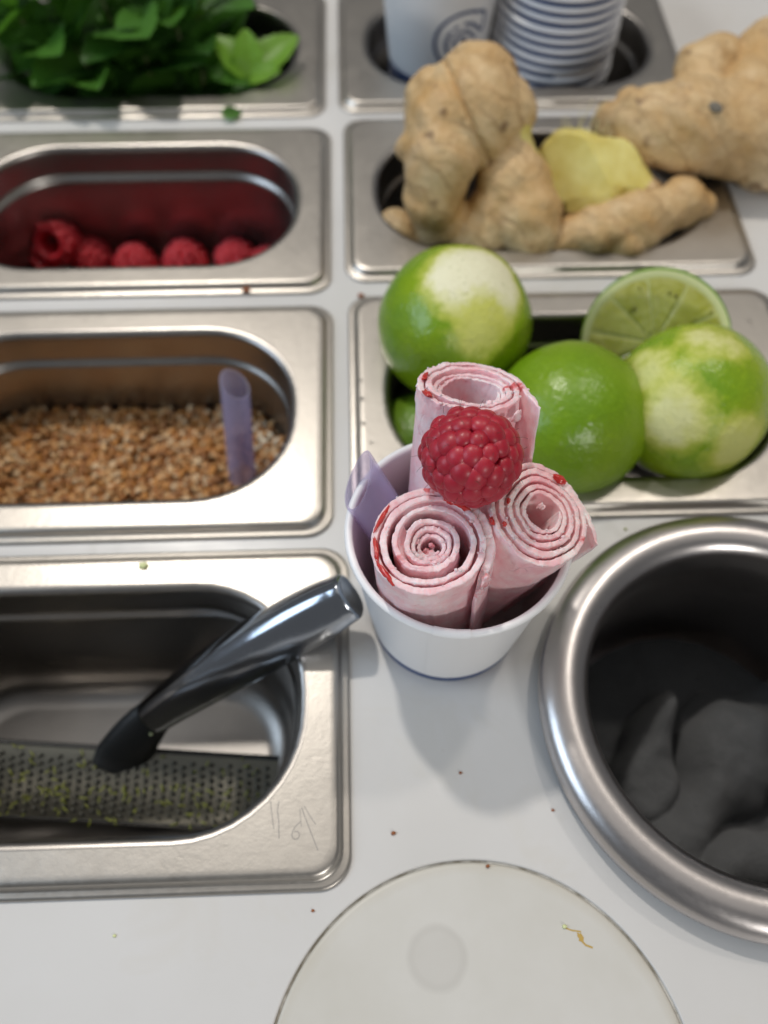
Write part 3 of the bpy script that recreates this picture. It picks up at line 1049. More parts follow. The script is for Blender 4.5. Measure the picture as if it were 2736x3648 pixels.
def hero_raspberry(c, axis, R, Lh):
    c = V(c)
    u, v2, w = frame_of(axis)
    root = thing('raspberry', c - V((0, 0, R)), 'large glossy raspberry sitting on top of the ice cream rolls', 'raspberry')
    o3 = c - V((0, 0, R))
    bv, bf = ico(3)
    me = mesh('drupelet', bv * 1.0, bf, M_BERRY)
    core = [tuple(c + u * (p[0] * R * 0.9) + v2 * (p[1] * R * 0.9) + w * (p[2] * Lh * 0.9)) for p in ico(3)[0]]
    part('core', core, bf, M_BERRY, root, o3)
    for p, nn, s in berry_sites(80, R - 0.3, Lh - 0.3, 3):
        wp = c + u * p.x + v2 * p.y + w * p.z
        wn = u * nn.x + v2 * nn.y + w * nn.z
        a_, b__, n_ = frame_of(wn)
        d = put('drupelet', me, root)
        sc = 2.85 * s
        mt = Matrix((a_, b__, n_)).transposed().to_4x4()
        d.matrix_local = Matrix.Translation((wp - o3) * MM) @ mt @ Matrix.Diagonal((sc * 1.0, sc * 1.08, sc * 0.76, 1))
    hairs = []
    rnd = random.Random(12)
    for k in range(26):
        p, nn, s = rnd.choice(berry_sites(104, R, Lh, 3))
        wp = c + u * p.x + v2 * p.y + w * p.z
        wn = (u * nn.x + v2 * nn.y + w * nn.z).normalized()
        side = wn.cross(V((rnd.uniform(-1, 1), rnd.uniform(-1, 1), rnd.uniform(-1, 1)))).normalized()
        ln = rnd.uniform(1.4, 3.2)
        st = wp + wn * 1.6
        pts = [st + wn * (ln * q) + side * (ln * 0.55 * q * q) for q in (0, 0.25, 0.5, 0.75, 1.0)]
        hairs.append(tube([tuple(q) for q in pts], [0.05, 0.05, 0.045, 0.04, 0.025], 5))
    v, f = join(hairs)
    hh = part('hairs', v, f, M_HAIR, root, o3)
    hh['kind'] = 'stuff'
    return root


hero_raspberry((35.8, -136.6, 84.6), (0.22, -0.62, 0.55), 10.6, 10.9)


def pan_raspberry(c, axis, R, label, seed):
    c = V(c)
    u, v2, w = frame_of(axis)
    root = thing('raspberry', c - V((0, 0, R)), label, 'raspberry', 'raspberries lying in the steel pan')
    o3 = c - V((0, 0, R))
    Lh = R * 1.12
    # hollow body: outer shell with an open cavity at the stalk end
    prof = [(0.01, Lh * 0.9), (R * 0.5, Lh * 0.74), (R * 0.8, Lh * 0.35), (R * 0.9, -Lh * 0.2), (R * 0.82, -Lh * 0.78), (R * 0.62, -Lh * 0.86), (R * 0.48, -Lh * 0.7), (R * 0.4, 0), (0.01, Lh * 0.35)]
    lv, lf = lathe(prof, 32)
    lv = [tuple(c + u * p[0] + v2 * p[1] + w * p[2]) for p in lv]
    part('hollow_core', lv, lf, M_BERRY2, root, o3)
    bv, bf = ico(2)
    lst = []
    for p, nn, s in berry_sites(92, R * 0.93, Lh * 0.95, seed):
        wp = c + u * p.x + v2 * p.y + w * p.z
        lst.append((bv * (R * 0.215 * s) + np.array(wp), bf))
    v, f = join(lst)
    part('drupelets', v, f, M_BERRY2, root, o3)
    return root


pan_raspberry((-143, 84, -42), (0.12, 0.62, -0.45), 10.6, 'hollow raspberry with its round opening facing up, on top of the others', 2)
pan_raspberry((-158.5, 74, -55), (0.0, 0.5, -0.75), 10.5, 'raspberry half hidden by the pan edge below the hollow one', 4)
pan_raspberry((-129.5, 84, -54.5), (0.3, -0.3, 0.8), 10.2, 'raspberry leaning beside the hollow one', 5)
pan_raspberry((-106, 78.5, -54.5), (0.05, 0.1, 1), 10.4, 'pointed raspberry standing upright between two gaps, third from the hollow one', 6)
pan_raspberry((-80.5, 79.5, -54), (0.1, 0.05, 1), 10.8, 'large pointed raspberry standing in the middle of the pan', 7)
pan_raspberry((-54, 80, -54.5), (-0.25, 0.1, 0.95), 10.6, 'raspberry tilted toward the middle near the rounded pan end', 8)
pan_raspberry((-39, 76, -55), (0.5, 0.2, 0.6), 10.0, 'raspberry mostly hidden at the rounded end of the pan', 9)

for i in range(6):
    pan_raspberry((-150 + 20.5 * i, 47 + 3 * math.sin(i * 2.1), -54.5), (math.sin(i * 1.9) * 0.6, 0.2, 0.8), 10.4, 'raspberry under the near edge of the pan, seen as a red reflection', 20 + i)

# ------------------------------------------------------------------ toasted seeds


def seeds():
    px, py = PANS['seed']
    rnd = random.Random(21)
    hx, hy, r = 75 - 6.4, 41 - 6.4, 31.5

    def inside(x, y, m):
        dx, dy = abs(x) - (hx - r), abs(y) - (hy - r)
        if dx <= 0 and dy <= 0:
            return True
        if dx > 0 and dy > 0:
            return math.hypot(dx, dy) <= r - m
        return (dx <= r - m) if dx > 0 else (dy <= r - m)

    def height(x, y):
        return -38 + 3.5 * nz(x * 0.03, y * 0.03, 7) + 1.6 * nz(x * 0.09, y * 0.09, 2) - 0.02 * y
    bv, bf = ico(1)
    vs, fs, cols = [], [], []
    k = 0
    pal = [(0.47, 0.225, 0.075), (0.55, 0.29, 0.11), (0.40, 0.17, 0.05), (0.60, 0.37, 0.17), (0.50, 0.22, 0.05), (0.64, 0.45, 0.26), (0.33, 0.14, 0.045)]
    n = 0
    while n < 4300:
        x, y = rnd.uniform(-hx, hx), rnd.uniform(-hy, hy)
        if not inside(x, y, 0.8):
            continue
        n += 1
        z = height(x, y) + rnd.uniform(-2.6, 0.7)
        ln = rnd.uniform(1.45, 2.3)
        sc = np.array([ln, ln * rnd.uniform(0.62, 0.9), ln * rnd.uniform(0.45, 0.75)])
        q = Matrix.Rotation(rnd.uniform(0, 6.28), 3, 'Z') @ Matrix.Rotation(rnd.uniform(-0.9, 0.9), 3, 'X') @ Matrix.Rotation(rnd.uniform(-0.9, 0.9), 3, 'Y')
        v = (bv * sc)
        v = v * (1 + 0.16 * np.sin(bv[:, [1, 2, 0]] * 3 + n))
        v = v @ np.array(q).T + np.array([px + x, py + y, z])
        vs.append(v)
        fs += [tuple(i + k for i in t) for t in bf]
        k += len(bv)
        c = rnd.choice(pal)
        g = rnd.uniform(0.8, 1.18)
        if x > 52 and rnd.random() < 0.35:
            c = (0.72, 0.62, 0.46)
        cols += [(c[0] * g, c[1] * g, c[2] * g, 1)] * len(bv)
    # filler bed under the loose grains
    bed = rrect(hx, hy, r, -41.5, (px, py), 10)
    b0 = len(bed)
    vs.append(np.array(bed))
    fs.append(tuple(k + i for i in range(b0)))
    cols += [(0.22, 0.10, 0.035, 1)] * b0
    me = mesh('toasted_seeds', np.concatenate(vs) - np.array([px, py, -45]), fs, M_SEED)
    ca = me.color_attributes.new('tint', 'FLOAT_COLOR', 'POINT')
    ca.data.foreach_set('color', np.array(cols, dtype=np.float32).ravel())
    o = put('toasted_seeds', me, None, (px, py, -45))
    tag(o, 'bed of toasted golden brown seeds filling the pan', 'seeds', None, 'stuff')


seeds()

# ------------------------------------------------------------------ translucent straws


def straw(p_low, p_tip, r, cut_dir, label, slant):
    p_low, p_tip = V(p_low), V(p_tip)
    w = (p_tip - p_low).normalized()
    L = (p_tip - p_low).length
    cd = V(cut_dir)
    u = (cd - w * cd.dot(w)).normalized()
    v2 = w.cross(u)
    n = 48
    root = thing('plastic_straw', p_low, label, 'straw', 'translucent straws')
    loops = []
    prof = [(r, 0.0), (r, 0.35), (r, 0.7), (r, 0.97), (r, 0.992), (r - 0.12, 0.999), (r - 0.4, 1.0), (r - 0.62, 0.997), (r - 0.7, 0.985), (r - 0.7, 0.6), (r - 0.7, 0.0)]
    for rad, h in prof:
        lp = []
        for i in range(n):
            a = 2 * math.pi * i / n
            top = L + slant * r * (-math.cos(a)) - 0.12 * slant * r * math.sin(a) ** 2
            lp.append(tuple(p_low + u * (rad * math.cos(a)) + v2 * (rad * math.sin(a)) + w * (h * top)))
        loops.append(lp)
    loops.append(loops[0])
    v, f = loft(loops)
    part('tube', v, f, M_STRAW, root, p_low)
    return root


straw((30, -138, 12), (7.4, -128.6, 63), 7.0, (-0.9, -0.12, 0.1), 'lavender translucent straw with slanted end leaning in the ice cream cup', 0.9)
straw((-43, -66, -56), (-38.6, -50.5, 9), 5.6, (0.75, -0.6, 0), 'clear lavender straw standing in the toasted seeds', 0.62)

# ------------------------------------------------------------------ limes


def lime(c, r, axis, label, mat, elong=1.1, seed=0):
    u, v2, w = frame_of(axis)
    bv, bf = ico(5)
    out = []
    for p in bv:
        z = p[2]
        nip = 0.10 * smoothstep(0.93, 1.0, z) + 0.03 * smoothstep(0.93, 1.0, -z)
        k = 1 + 0.022 * nz(p[0] * 1.6 + seed, p[1] * 1.6, p[2] * 1.6) + 0.006 * nz(p[0] * 5, p[1] * 5 + seed, p[2] * 5)
        q = np.array([p[0] * r, p[1] * r, z * r * elong * (1 + nip)]) * k
        out.append(q[0] * np.array(u) + q[1] * np.array(v2) + q[2] * np.array(w))
    o = put('lime', mesh('lime', out, bf, mat), None, c)
    return tag(o, label, 'lime', 'limes in the steel pan')


lime((45.5, -26.0, 12), 29.6, (0.35, 0.7, -0.5), 'lime with a broad pale zested patch beside the ginger', lime_mat('lime_peel_patch', [((0.20, -0.14, 0.97), 0.775, 1.0), ((0.18, -0.60, 0.70), 0.93, 0.1)]), 1.05, 1)
lime((84.2, -71.5, 10), 28.0, (0.5, 0.6, -0.55), 'smooth dark green unzested lime behind the ice cream', lime_mat('lime_peel', [], (0.125, 0.25, 0.005), (0.21, 0.33, 0.008)), 1.08, 2)
lime((129.5, -65.5, 11), 28.2, (0.65, 0.6, -0.35), 'lime zested in blotches at the outer end of the pan', lime_mat('lime_peel_blotched', [((-0.50, -0.62, 0.60), 0.90, 0.5), ((0.25, -0.90, 0.30), 0.93, 0.2), ((-0.02, 0.22, 0.97), 0.92, 0.5), ((-0.78, 0.05, 0.62), 0.93, 0.3)], (0.15, 0.29, 0.010), (0.33, 0.42, 0.012)), 1.12, 3)
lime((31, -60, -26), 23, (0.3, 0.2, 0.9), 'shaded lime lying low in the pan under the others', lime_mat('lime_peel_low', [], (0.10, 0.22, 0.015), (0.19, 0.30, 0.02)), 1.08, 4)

# a curl of zest stuck on the smooth lime
bv, bf = ico(2)
zc = V((76.2, -84.5, 29.4))
u, v2, w = frame_of((-0.4, -0.5, 0.77))
zv = [tuple(zc + u * (p[0] * 1.2) + v2 * (p[1] * 2.6 + 0.5 * p[0] ** 2) + w * (p[2] * 0.45)) for p in bv]
zo = put('zest_flake', mesh('zest_flake', np.array(zv) - np.array(zc), bf, M_PALEZEST), None, zc)
tag(zo, 'tiny pale zest flake stuck to the smooth lime', 'zest')


def half_lime(c, r, nrm, label):
    c = V(c)
    w = V(nrm).normalized()
    u = w.cross(V((0, 0, 1))).normalized()
    v2 = w.cross(u)
    P = lambda x, y, z: tuple(c + u * x + v2 * y + w * z)
    root = thing('lime_half', c, label, 'lime', 'limes in the steel pan')
    # rind: shell from the cut edge round the back
    prof = [(r - 0.6, 0.0), (r - 0.2, -0.05), (r, -0.4)] + [(r * math.cos(a), -0.4 - r * 1.02 * math.sin(a)) for a in [math.radians(x) for x in range(5, 90, 5)]] + [(0.01, -0.4 - r * 1.03)]
    v, f = lathe(prof, 96)
    v = [P(*p) for p in v]
    part('rind', v, f, lime_mat('half_lime_peel', [], (0.09, 0.23, 0.012), (0.20, 0.34, 0.02)), root, c)
    prof = [(r - 0.6, 0.0), (r - 1.4, 0.06), (r - 2.6, 0.0), (r - 3.0, -0.06)]
    v, f = lathe(prof, 96)
    part('pith', [P(*p) for p in v], f, M_PITH, root, c)
    v, f = lathe([(r - 2.9, -0.06), (r * 0.5, -0.07), (0.01, -0.06)], 96)
    part('membrane', [P(*p) for p in v], f, M_MEMBRANE, root, c)
    nseg = 10
    for s in range(nseg):
        a0 = 2 * math.pi * s / nseg + 0.12
        da = 2 * math.pi / nseg
        m, n = 14, 14
        vs = []
        for i in range(m + 1):
            for j in range(n + 1):
                rr_ = 2.2 + (r - 3.1 - 2.2) * (i / m)
                gap = 0.13 / max(rr_, 1)
                a = a0 + gap + (da - 2 * gap) * j / n
                e = min(i / m, 1 - i / m, j / n, 1 - j / n) * 2
                rr2 = rr_ - (0.8 * (abs(j / n - 0.5) * 2) ** 4 if i == m else 0)
                z = -0.16 + 0.42 * smoothstep(0, 0.22, e) + 0.14 * nz(rr_ * 0.5 * math.cos(a), rr_ * 0.5 * math.sin(a), s)
                vs.append(P(rr2 * math.cos(a), rr2 * math.sin(a), z))
        fs = [(i * (n + 1) + j, (i + 1) * (n + 1) + j, (i + 1) * (n + 1) + j + 1, i * (n + 1) + j + 1) for i in range(m) for j in range(n)]
        part('segment', vs, fs, M_PULP, root, c)
    rnd = random.Random(3)
    bv, bf = ico(2)
    for k in range(12):
        aa, q = rnd.uniform(3.3, 6.1), rnd.uniform(9, 23)
        rd = rnd.uniform(0.35, 0.75)
        cc = P(q * math.cos(aa), q * math.sin(aa), 0.32)
        part('juice_drop', bv * rd * np.array([1, 1, 0.8]) + np.array(cc), bf, M_DROP, root, c)
    v, f = lathe([(2.3, -0.6), (2.1, 0.05), (1.2, 0.25), (0.01, 0.2)], 24)
    part('core', [P(*p) for p in v], f, M_PITH, root, c)
    return root


half_lime((123.5, -33.0, 7), 28.2, (-0.34, -0.78, 0.52), 'cut half lime showing its juicy segments behind the blotched lime')

# ------------------------------------------------------------------ ginger


def ginger(label, chains, seed, voxel=1.1, groove=None, flesh=None, name='ginger_root', extras=None, flat_cut=None):
    """chains: lists of (x, y, z, r) joined into one knobbly rhizome"""
    bv, bf = ico(3)
    lst = []
    for ch in chains:
        for i in range(len(ch) - 1):
            a, b = np.array(ch[i], float), np.array(ch[i + 1], float)
            n = max(2, int(np.linalg.norm(a[:3] - b[:3]) / 3))
            for k in range(n + 1):
                q = a + (b - a) * k / n
                neck = 1 - 0.06 * math.sin(math.pi * k / n)
                lst.append((bv * q[3] * neck + q[:3], bf))
        if len(ch) == 1:
            q = np.array(ch[0], float)
            lst.append((bv * q[3] + q[:3], bf))
    v, f = join(lst)
    me = bpy.data.meshes.new('tmp')
    me.from_pydata(v.tolist(), [], f)
    to = bpy.data.objects.new('tmp', me)
    COL.objects.link(to)
    md = to.modifiers.new('r', 'REMESH')
    md.mode = 'VOXEL'
    md.voxel_size = voxel
    ms = to.modifiers.new('s', 'SMOOTH')
    ms.iterations = 4
    dg = bpy.context.evaluated_depsgraph_get()
    me2 = bpy.data.meshes.new_from_object(to.evaluated_get(dg))
    bpy.data.objects.remove(to)
    nv = len(me2.vertices)
    co = np.empty(nv * 3)
    no = np.empty(nv * 3)
    me2.vertices.foreach_get('co', co)
    me2.vertices.foreach_get('normal', no)
    co, no = co.reshape(-1, 3), no.reshape(-1, 3)
    out = co.copy()
    for i in range(nv):
        x, y, z = co[i]
        d = 2.6 * nz(x * 0.04 + seed, y * 0.04, z * 0.04) + 0.7 * nz(x * 0.10, y * 0.10 + seed, z * 0.10)
        d += 0.35 * nz(x * 0.4, y * 0.4, z * 0.4 + seed)
        # the shallow growth rings of the root
        d += 0.28 * math.sin((x * 0.55 + z * 0.6 + y * 0.25) * 0.75 + 2 * nz(x * 0.06, y * 0.06, z * 0.06 + seed))
        if groove:
            for (p0, nn, q0, q1, wd, dp, face) in groove:
                rel = V(co[i]) - V(p0)
                dd = rel.dot(V(nn).normalized())
                along = rel.dot((V(q1) - V(q0)).normalized())
                if abs(dd) < wd and -1 < along < (V(q1) - V(q0)).length and V(no[i]).dot(V(face)) > 0.1:
                    d -= dp * (1 - abs(dd) / wd)
                elif dd > 0 and dd < 6 * wd and -1 < along < (V(q1) - V(q0)).length and V(no[i]).dot(V(face)) > 0.1:
                    d += 0.5 * (1 - dd / (6 * wd))
        out[i] = co[i] + no[i] * d
    if flat_cut:
        for (p0, nn) in flat_cut:
            p0, nn = np.array(p0, float), np.array(V(nn).normalized())
            s = (out - p0) @ nn
            idx = s > 0
            out[idx] -= np.outer(s[idx] * 0.94, nn)
    fs = [tuple(p.vertices) for p in me2.polygons]
    bpy.data.meshes.remove(me2)
    base = np.array([out[:, 0].mean(), out[:, 1].mean(), out[:, 2].min()])
    root = thing(name, base, label, 'ginger', 'ginger roots piled on the pan')
    sk = part('skin', out, fs, M_GINGER, root, base)
    if flesh:
        sk.data.materials.append(M_FLESH)
        for p in sk.data.polygons:
            c = np.array(p.center) / MM + base
            for (fc, fr) in flesh:
                if np.linalg.norm(c - np.array(fc)) < fr + 2.2 * nz(c[0] * 0.15, c[1] * 0.15, c[2] * 0.15):
                    p.material_index = 1
    return root, base


VIEW_A = (-0.1, -0.75, 0.65)
g1, b1 = ginger('large knobbly ginger root standing upright with a knife slit down its knob',
                [[(57.5, 69, 36, 23), (61, 78, 40, 18.5)], [(57.5, 68, 36, 22), (72, 70, 36, 15)], [(57, 70, 36, 20), (45, 74, 36, 16)], [(57, 68, 34, 20), (45, 62, 36, 17), (44, 50, 30, 15.5), (42, 44, 14, 13.2), (45, 43, -8, 12.2)],
                 [(44, 52, 31, 14), (30, 57, 30, 6.2)], [(74, 63, 28, 11), (76, 50, 16, 16.5), (81, 38, 9, 15.5), (84, 33, 4, 13)], [(76, 46, 12, 16), (62, 39, 0, 14)], [(45, 43, 2, 12), (62, 40, 0, 12.5)]],
                1.0, 1.0, groove=[((45.5, 70.0, 58.0), (-0.884, -0.170, -0.436), (45.5, 70.0, 58.0), (65.0, 48.0, 27.0), 1.1, 2.8, VIEW_A)],
                flesh=[((80, 58, 33), 4.5), ((82, 56, 27), 4.0)])
g2, b2 = ginger('peeled yellow ginger piece with hairy fibres beside the slit root',
                [[(103, 62, 14, 16.5), (119, 58, 13, 15), (114, 50, 5, 14)], [(126, 54, 9, 12), (134, 50, 5, 10)], [(117.5, 68, 18, 4.0)], [(120, 54, 8, 11), (130, 50, 2, 9)]], 5.0, 1.0,
                flesh=[((106, 56, 20), 19), ((121, 54, 16), 15), ((117.5, 68, 20), 8)], flat_cut=[((103.5, 51.5, 16), (-0.45, -0.72, 0.53)), ((119, 52, 22), (0.25, -0.45, 0.85))])
fib = []
rnd = random.Random(5)
for k in range(22):
    p = V((rnd.uniform(94, 118), rnd.uniform(62, 72), rnd.uniform(20, 26)))
    d = V((rnd.uniform(-0.5, 0.3), rnd.uniform(0.0, 0.6), 1)).normalized()
    ln = rnd.uniform(4, 9) if k > 2 else 17
    b3 = V((rnd.uniform(-1, 1), rnd.uniform(-1, 1), 0)) * 0.18
    fib.append(tube([tuple(p + d * (ln * q) + b3 * (ln * q * q)) for q in (0, .3, .6, 1)], [0.34, 0.28, 0.2, 0.1], 5))
v, f = join(fib)
fo = part('fibres', v, f, M_FIBRE, g2, b2)
fo['kind'] = 'stuff'
g3, b3_ = ginger('slender tan ginger finger lying along the near edge of its pan',
                 [[(96, 32, 1, 9), (111, 31, 6, 11.8), (129, 35, 8, 13.2), (138, 38, 8, 10.2)], [(139, 40, 8, 11), (150, 46, 8, 11), (161, 46, 6.5, 5.4)], [(118, 29, 4, 9), (124, 27, 3, 9)]], 9.0, 0.9)
g4, b4 = ginger('big branching ginger root lying across the pan corner and counter',
                [[(126, 88, 17, 10.5), (137, 75, 22, 17), (155, 73, 25, 21), (176, 73, 23, 20), (198, 72, 21, 19.5)], [(131, 92, 20, 8), (133, 97, 22, 6.5)], [(160, 86, 29, 12), (165, 104, 33, 12.5), (172, 109, 34, 11)],
                 [(182, 84, 28, 16), (197, 110, 33, 16.5), (206, 122, 33, 14)], [(205, 74, 20, 18), (222, 80, 18, 16)], [(190, 64, 12, 12), (200, 62, 10, 10)]], 13.0, 1.2)
u, v2, w = frame_of((-0.25, -0.65, 0.72))
bv, bf = ico(3)
ec = V((157.0, 60.5, 43.0))
part('eye_scar', [tuple(ec + u * (p[0] * 3.0) + v2 * (p[1] * 2.0) + w * (p[2] * 0.9)) for p in bv], bf, M_SCAR, g4, b4)
g5, b5 = ginger('small ginger nub low in the pan under the slit root', [[(27, 45, -6, 11), (37, 42, -10, 10)], [(42, 40, -9, 8)]], 17.0, 0.9)

# ------------------------------------------------------------------ mint
_leaf = {}


def leaf_mesh(kind, variant):
    key = (kind, variant)
    if key in _leaf:
        return _leaf[key]
    rnd = random.Random(variant * 7 + kind)
    n, m = 18, 8
    vs = []
    bend = rnd.uniform(0.12, 0.34)
    cup = rnd.uniform(0.15, 0.4)
    wd = rnd.uniform(0.31, 0.39)
    for i in range(n + 1):
        t = i / n
        half = wd * (math.sin(math.pi * t ** 0.80) ** 0.62) * (1 - 0.10 * t)
        half *= 1 + 0.07 * (1 if i % 2 else -1) * (0.3 < t)
        for j in range(-m // 2, m // 2 + 1):
            s = j / (m / 2)
            x = t
            y = half * s
            z = -bend * t * t + cup * half * abs(s) ** 1.3 + 0.020 * math.sin(t * 26 - abs(s) * 5) * abs(s) * (1 - t) + 0.03 * nz(t * 3, s * 2, variant)
            vs.append((x, y, z))
    k = m + 1
    fs = [(i * k + j, (i + 1) * k + j, (i + 1) * k + j + 1, i * k + j + 1) for i in range(n) for j in range(m)]
    me = mesh('leaf', vs, fs, M_LEAF[kind])
    _leaf[key] = me
    return me


def put_leaf(root, p_local, direction, up, size, kind, variant):
    d = V(direction).normalized()
    side = V(up).cross(d)
    if side.length < 1e-3:
        side = V((1, 0, 0)).cross(d)
    side.normalize()
    n_ = d.cross(side)
    o = put('leaf', leaf_mesh(kind, variant), root)
    o.matrix_local = Matrix.Translation(V(p_local) * MM) @ Matrix((d, side, n_)).transposed().to_4x4() @ Matrix.Diagonal((size, size, size, 1))
    return o


def sprig(base, tip, pairs, size, kinds, seed, label, group='mint sprigs in the steel pan'):
    rnd = random.Random(seed)
    base, tip = V(base), V(tip)
    root = thing('mint_sprig', base, label, 'mint', group)
    ax = (tip - base).normalized()
    side = ax.cross(V((0.3, 0.2, 1))).normalized()
    bow = side * rnd.uniform(-6, 6)
    pos = lambda t: (tip - base) * t + bow * math.sin(math.pi * t)
    v, f = tube([tuple(pos(t)) for t in (0, .25, .5, .75, 1)], [1.2, 1.1, 1.0, 0.8, 0.5], 8)
    put('stem', mesh('stem', v, f, M_STEM), root)
    u = side
    v2 = ax.cross(u)
    for i in range(pairs):
        t = 0.15 + 0.85 * (i + 1) / pairs
        a = i * math.pi / 2 + rnd.uniform(-0.3, 0.3)
        for s in (0, math.pi):
            rad = u * math.cos(a + s) + v2 * math.sin(a + s)
            d = rad * rnd.uniform(0.75, 1.0) + ax * (0.25 + 0.55 * t) + V((0, 0, rnd.uniform(-0.15, 0.15)))
            sz = 1.5 * size * (0.65 + 0.55 * math.sin(math.pi * (0.25 + 0.6 * t))) * rnd.uniform(0.85, 1.15)
            put_leaf(root, pos(t), d, ax + V((0, 0, 0.2)), sz, rnd.choice(kinds + [1]), rnd.randrange(6))
    # young leaves at the tip
    for s in range(2):
        a = s * math.pi + 0.7
        put_leaf(root, pos(1.0), ax + (u * math.cos(a) + v2 * math.sin(a)) * 0.6, u, size * 0.55, kinds[-1], s)
    return root


SPR = [((-120, 172, -55), (-152, 160, 30), 4, 27, [0, 1], 'mint sprig with broad dark leaves at the outer end of the bunch'),
       ((-125, 180, -55), (-165, 172, 34), 4, 24, [1, 1], 'mint sprig hanging over the far end of the pan'),
       ((-110, 165, -55), (-128, 156, 16), 4, 26, [0, 0], 'dark mint sprig low against the near edge of the pan'),
       ((-100, 175, -55), (-112, 168, 34), 4, 29, [0, 1], 'mint sprig with big shaded leaves in the middle of the bunch'),
       ((-95, 170, -55), (-96, 160, 14), 4, 27, [0, 0], 'mint sprig with drooping dark leaves near the pan edge'),
       ((-90, 178, -55), (-88, 178, 36), 4, 27, [0, 1], 'upright mint sprig at the back of the bunch'),
       ((-80, 172, -55), (-78, 166, 20), 4, 24, [0, 1], 'mint sprig with narrow upright leaves toward the cups'),
       ((-80, 185, -55), (-66, 186, 30), 4, 24, [1, 1], 'mint sprig with paler leaves at the upper edge'),
       ((-130, 185, -55), (-140, 190, 40), 4, 26, [0, 1], 'mint sprig behind the broad leaved one'),
       ((-85, 160, -50), (-68, 160, 2), 4, 20, [0, 1], 'short mint sprig beside the bright lit young one')]
for i, (b, t, n, s, k, lab) in enumerate(SPR):
    sprig(b, t, n, s, k, 30 + i, lab)
# the bright young sprig; light on its leaves is put into their colour
yb = V((-54, 158, -40))
ys = thing('mint_sprig', yb, 'young mint sprig with lit yellow-green leaf colour at the open end of the pan', 'mint', 'mint sprigs in the steel pan')
top = V((-43.5, 144.5, 5))
v, f = tube([tuple(V((0, 0, 0))), tuple((top - yb) * 0.5 + V((2, 0, 0))), tuple(top - yb)], [1.1, 0.9, 0.7], 8)
put('stem', mesh('stem', v, f, M_STEM), ys)
for d, up, s, k, va in (((0.85, 0.55, 0.60), (-0.5, -0.6, 0.8), 32, 2, 1), ((0.02, 0.55, 0.85), (0.2, -0.9, 0.5), 22, 2, 2), ((-0.62, 0.62, 0.85), (0.5, -0.5, 0.7), 25, 2, 3), ((-0.75, -0.3, 0.35), (0.1, -0.3, 0.9), 20, 1, 0),
                        ((-0.25, -0.35, -0.5), (0, -0.8, 0.6), 16, 1, 4), ((0.5, -0.1, 0.3), (0, -0.3, 0.9), 17, 2, 5), ((-1.0, 0.35, 0.55), (0.3, -0.6, 0.7), 24, 1, 2)):
    put_leaf(ys, top - yb, d, up, s, k, va)

# a torn leaf dropped between two pans and one at the pan edge
fl = V((-55.4, 118.5, 3.0))
o = put('mint_leaf', leaf_mesh(1, 1), None, fl)
o.matrix_world = Matrix.Translation(fl * MM) @ Matrix.Rotation(0.35, 4, 'Z') @ Matrix.Rotation(0.5, 4, 'X') @ Matrix.Diagonal((10, 11, 9, 1))
tag(o, 'small torn mint leaf fallen between the mint pan and raspberry pan', 'mint leaf')
fl = V((-124, 137, 4.4))
o = put('mint_leaf', leaf_mesh(1, 4), None, fl)
o.matrix_world = Matrix.Translation(fl * MM) @ Matrix.Rotation(0.6, 4, 'Z') @ Matrix.Rotation(-0.4, 4, 'X') @ Matrix.Diagonal((11, 9, 9, 1))
tag(o, 'small loose mint leaf resting on the near flange of its pan', 'mint leaf')

# ------------------------------------------------------------------ hand grater with lime zest
GO = (-65.0, -163.0, -62.0)
grater = thing('hand_grater', GO, 'rasp grater with polished steel handle lying in the near pan', 'grater')
# handle: oval section, swelling toward the middle, flat hollow end
path = [(-66.5, -164.2, -31), (-58, -161.2, -24), (-47, -157.8, -15), (-35, -154.4, -5.5), (-23, -151.2, 3.6), (-12, -148.4, 11.5), (-4, -146.2, 16.5), (1.0, -144.9, 19.5), (3.6, -144.2, 21.0)]
rad = [6.4, 7.3, 8.4, 9.2, 9.5, 9.2, 8.6, 7.8, 7.4]


def oval_path(path, rad, flat, n=28, up=(0.3, -0.6, 0.75)):
    loops = []
    P = [V(p) for p in path]
    for i, p in enumerate(P):
        t = (P[min(i + 1, len(P) - 1)] - P[max(0, i - 1)]).normalized()
        w = (V(up) - t * V(up).dot(t)).normalized()
        s = t.cross(w)
        lp = []
        for k in range(n):
            a = 2 * math.pi * k / n
            ca, sa = math.cos(a), math.sin(a)
            # slightly squared oval with a ridge on the upper side
            q = (abs(ca) ** 2.5 + abs(sa) ** 2.5) ** (-1 / 2.5)
            lp.append(tuple(p + s * (rad[i] * q * ca) + w * (rad[i] * flat * q * sa)))
        loops.append(lp)
    return loops


def dense(path, rad, k=6):
    P, R = [], []
    for i in range(len(path) - 1):
        p0, p1, p2, p3 = [np.array(path[min(max(i + q, 0), len(path) - 1)], float) for q in (-1, 0, 1, 2)]
        for j in range(k):
            t = j / k
            P.append(0.5 * ((2 * p1) + (-p0 + p2) * t + (2 * p0 - 5 * p1 + 4 * p2 - p3) * t * t + (-p0 + 3 * p1 - 3 * p2 + p3) * t ** 3))
            R.append(rad[i] + (rad[i + 1] - rad[i]) * t)
    P.append(np.array(path[-1], float))
    R.append(rad[-1])
    return [tuple(p) for p in P], R


P_, R_ = dense(path, rad)
lps = oval_path(P_, R_, 0.86)
ce = V(P_[-1])
tdir = (V(P_[-1]) - V(P_[-4])).normalized()
for sc, fwd in ((0.96, 0.5), (0.90, 0.8), (0.84, 0.85), (0.80, 0.6), (0.74, 0.2), (0.4, 0.1), (0.02, 0.1)):
    lps.append([tuple(ce + (V(q) - ce) * sc + tdir * fwd) for q in oval_path(P_, R_, 0.86)[-1]])
v, f = loft(lps, True, False)
part('handle', v, f, M_CHROME, grater, GO)
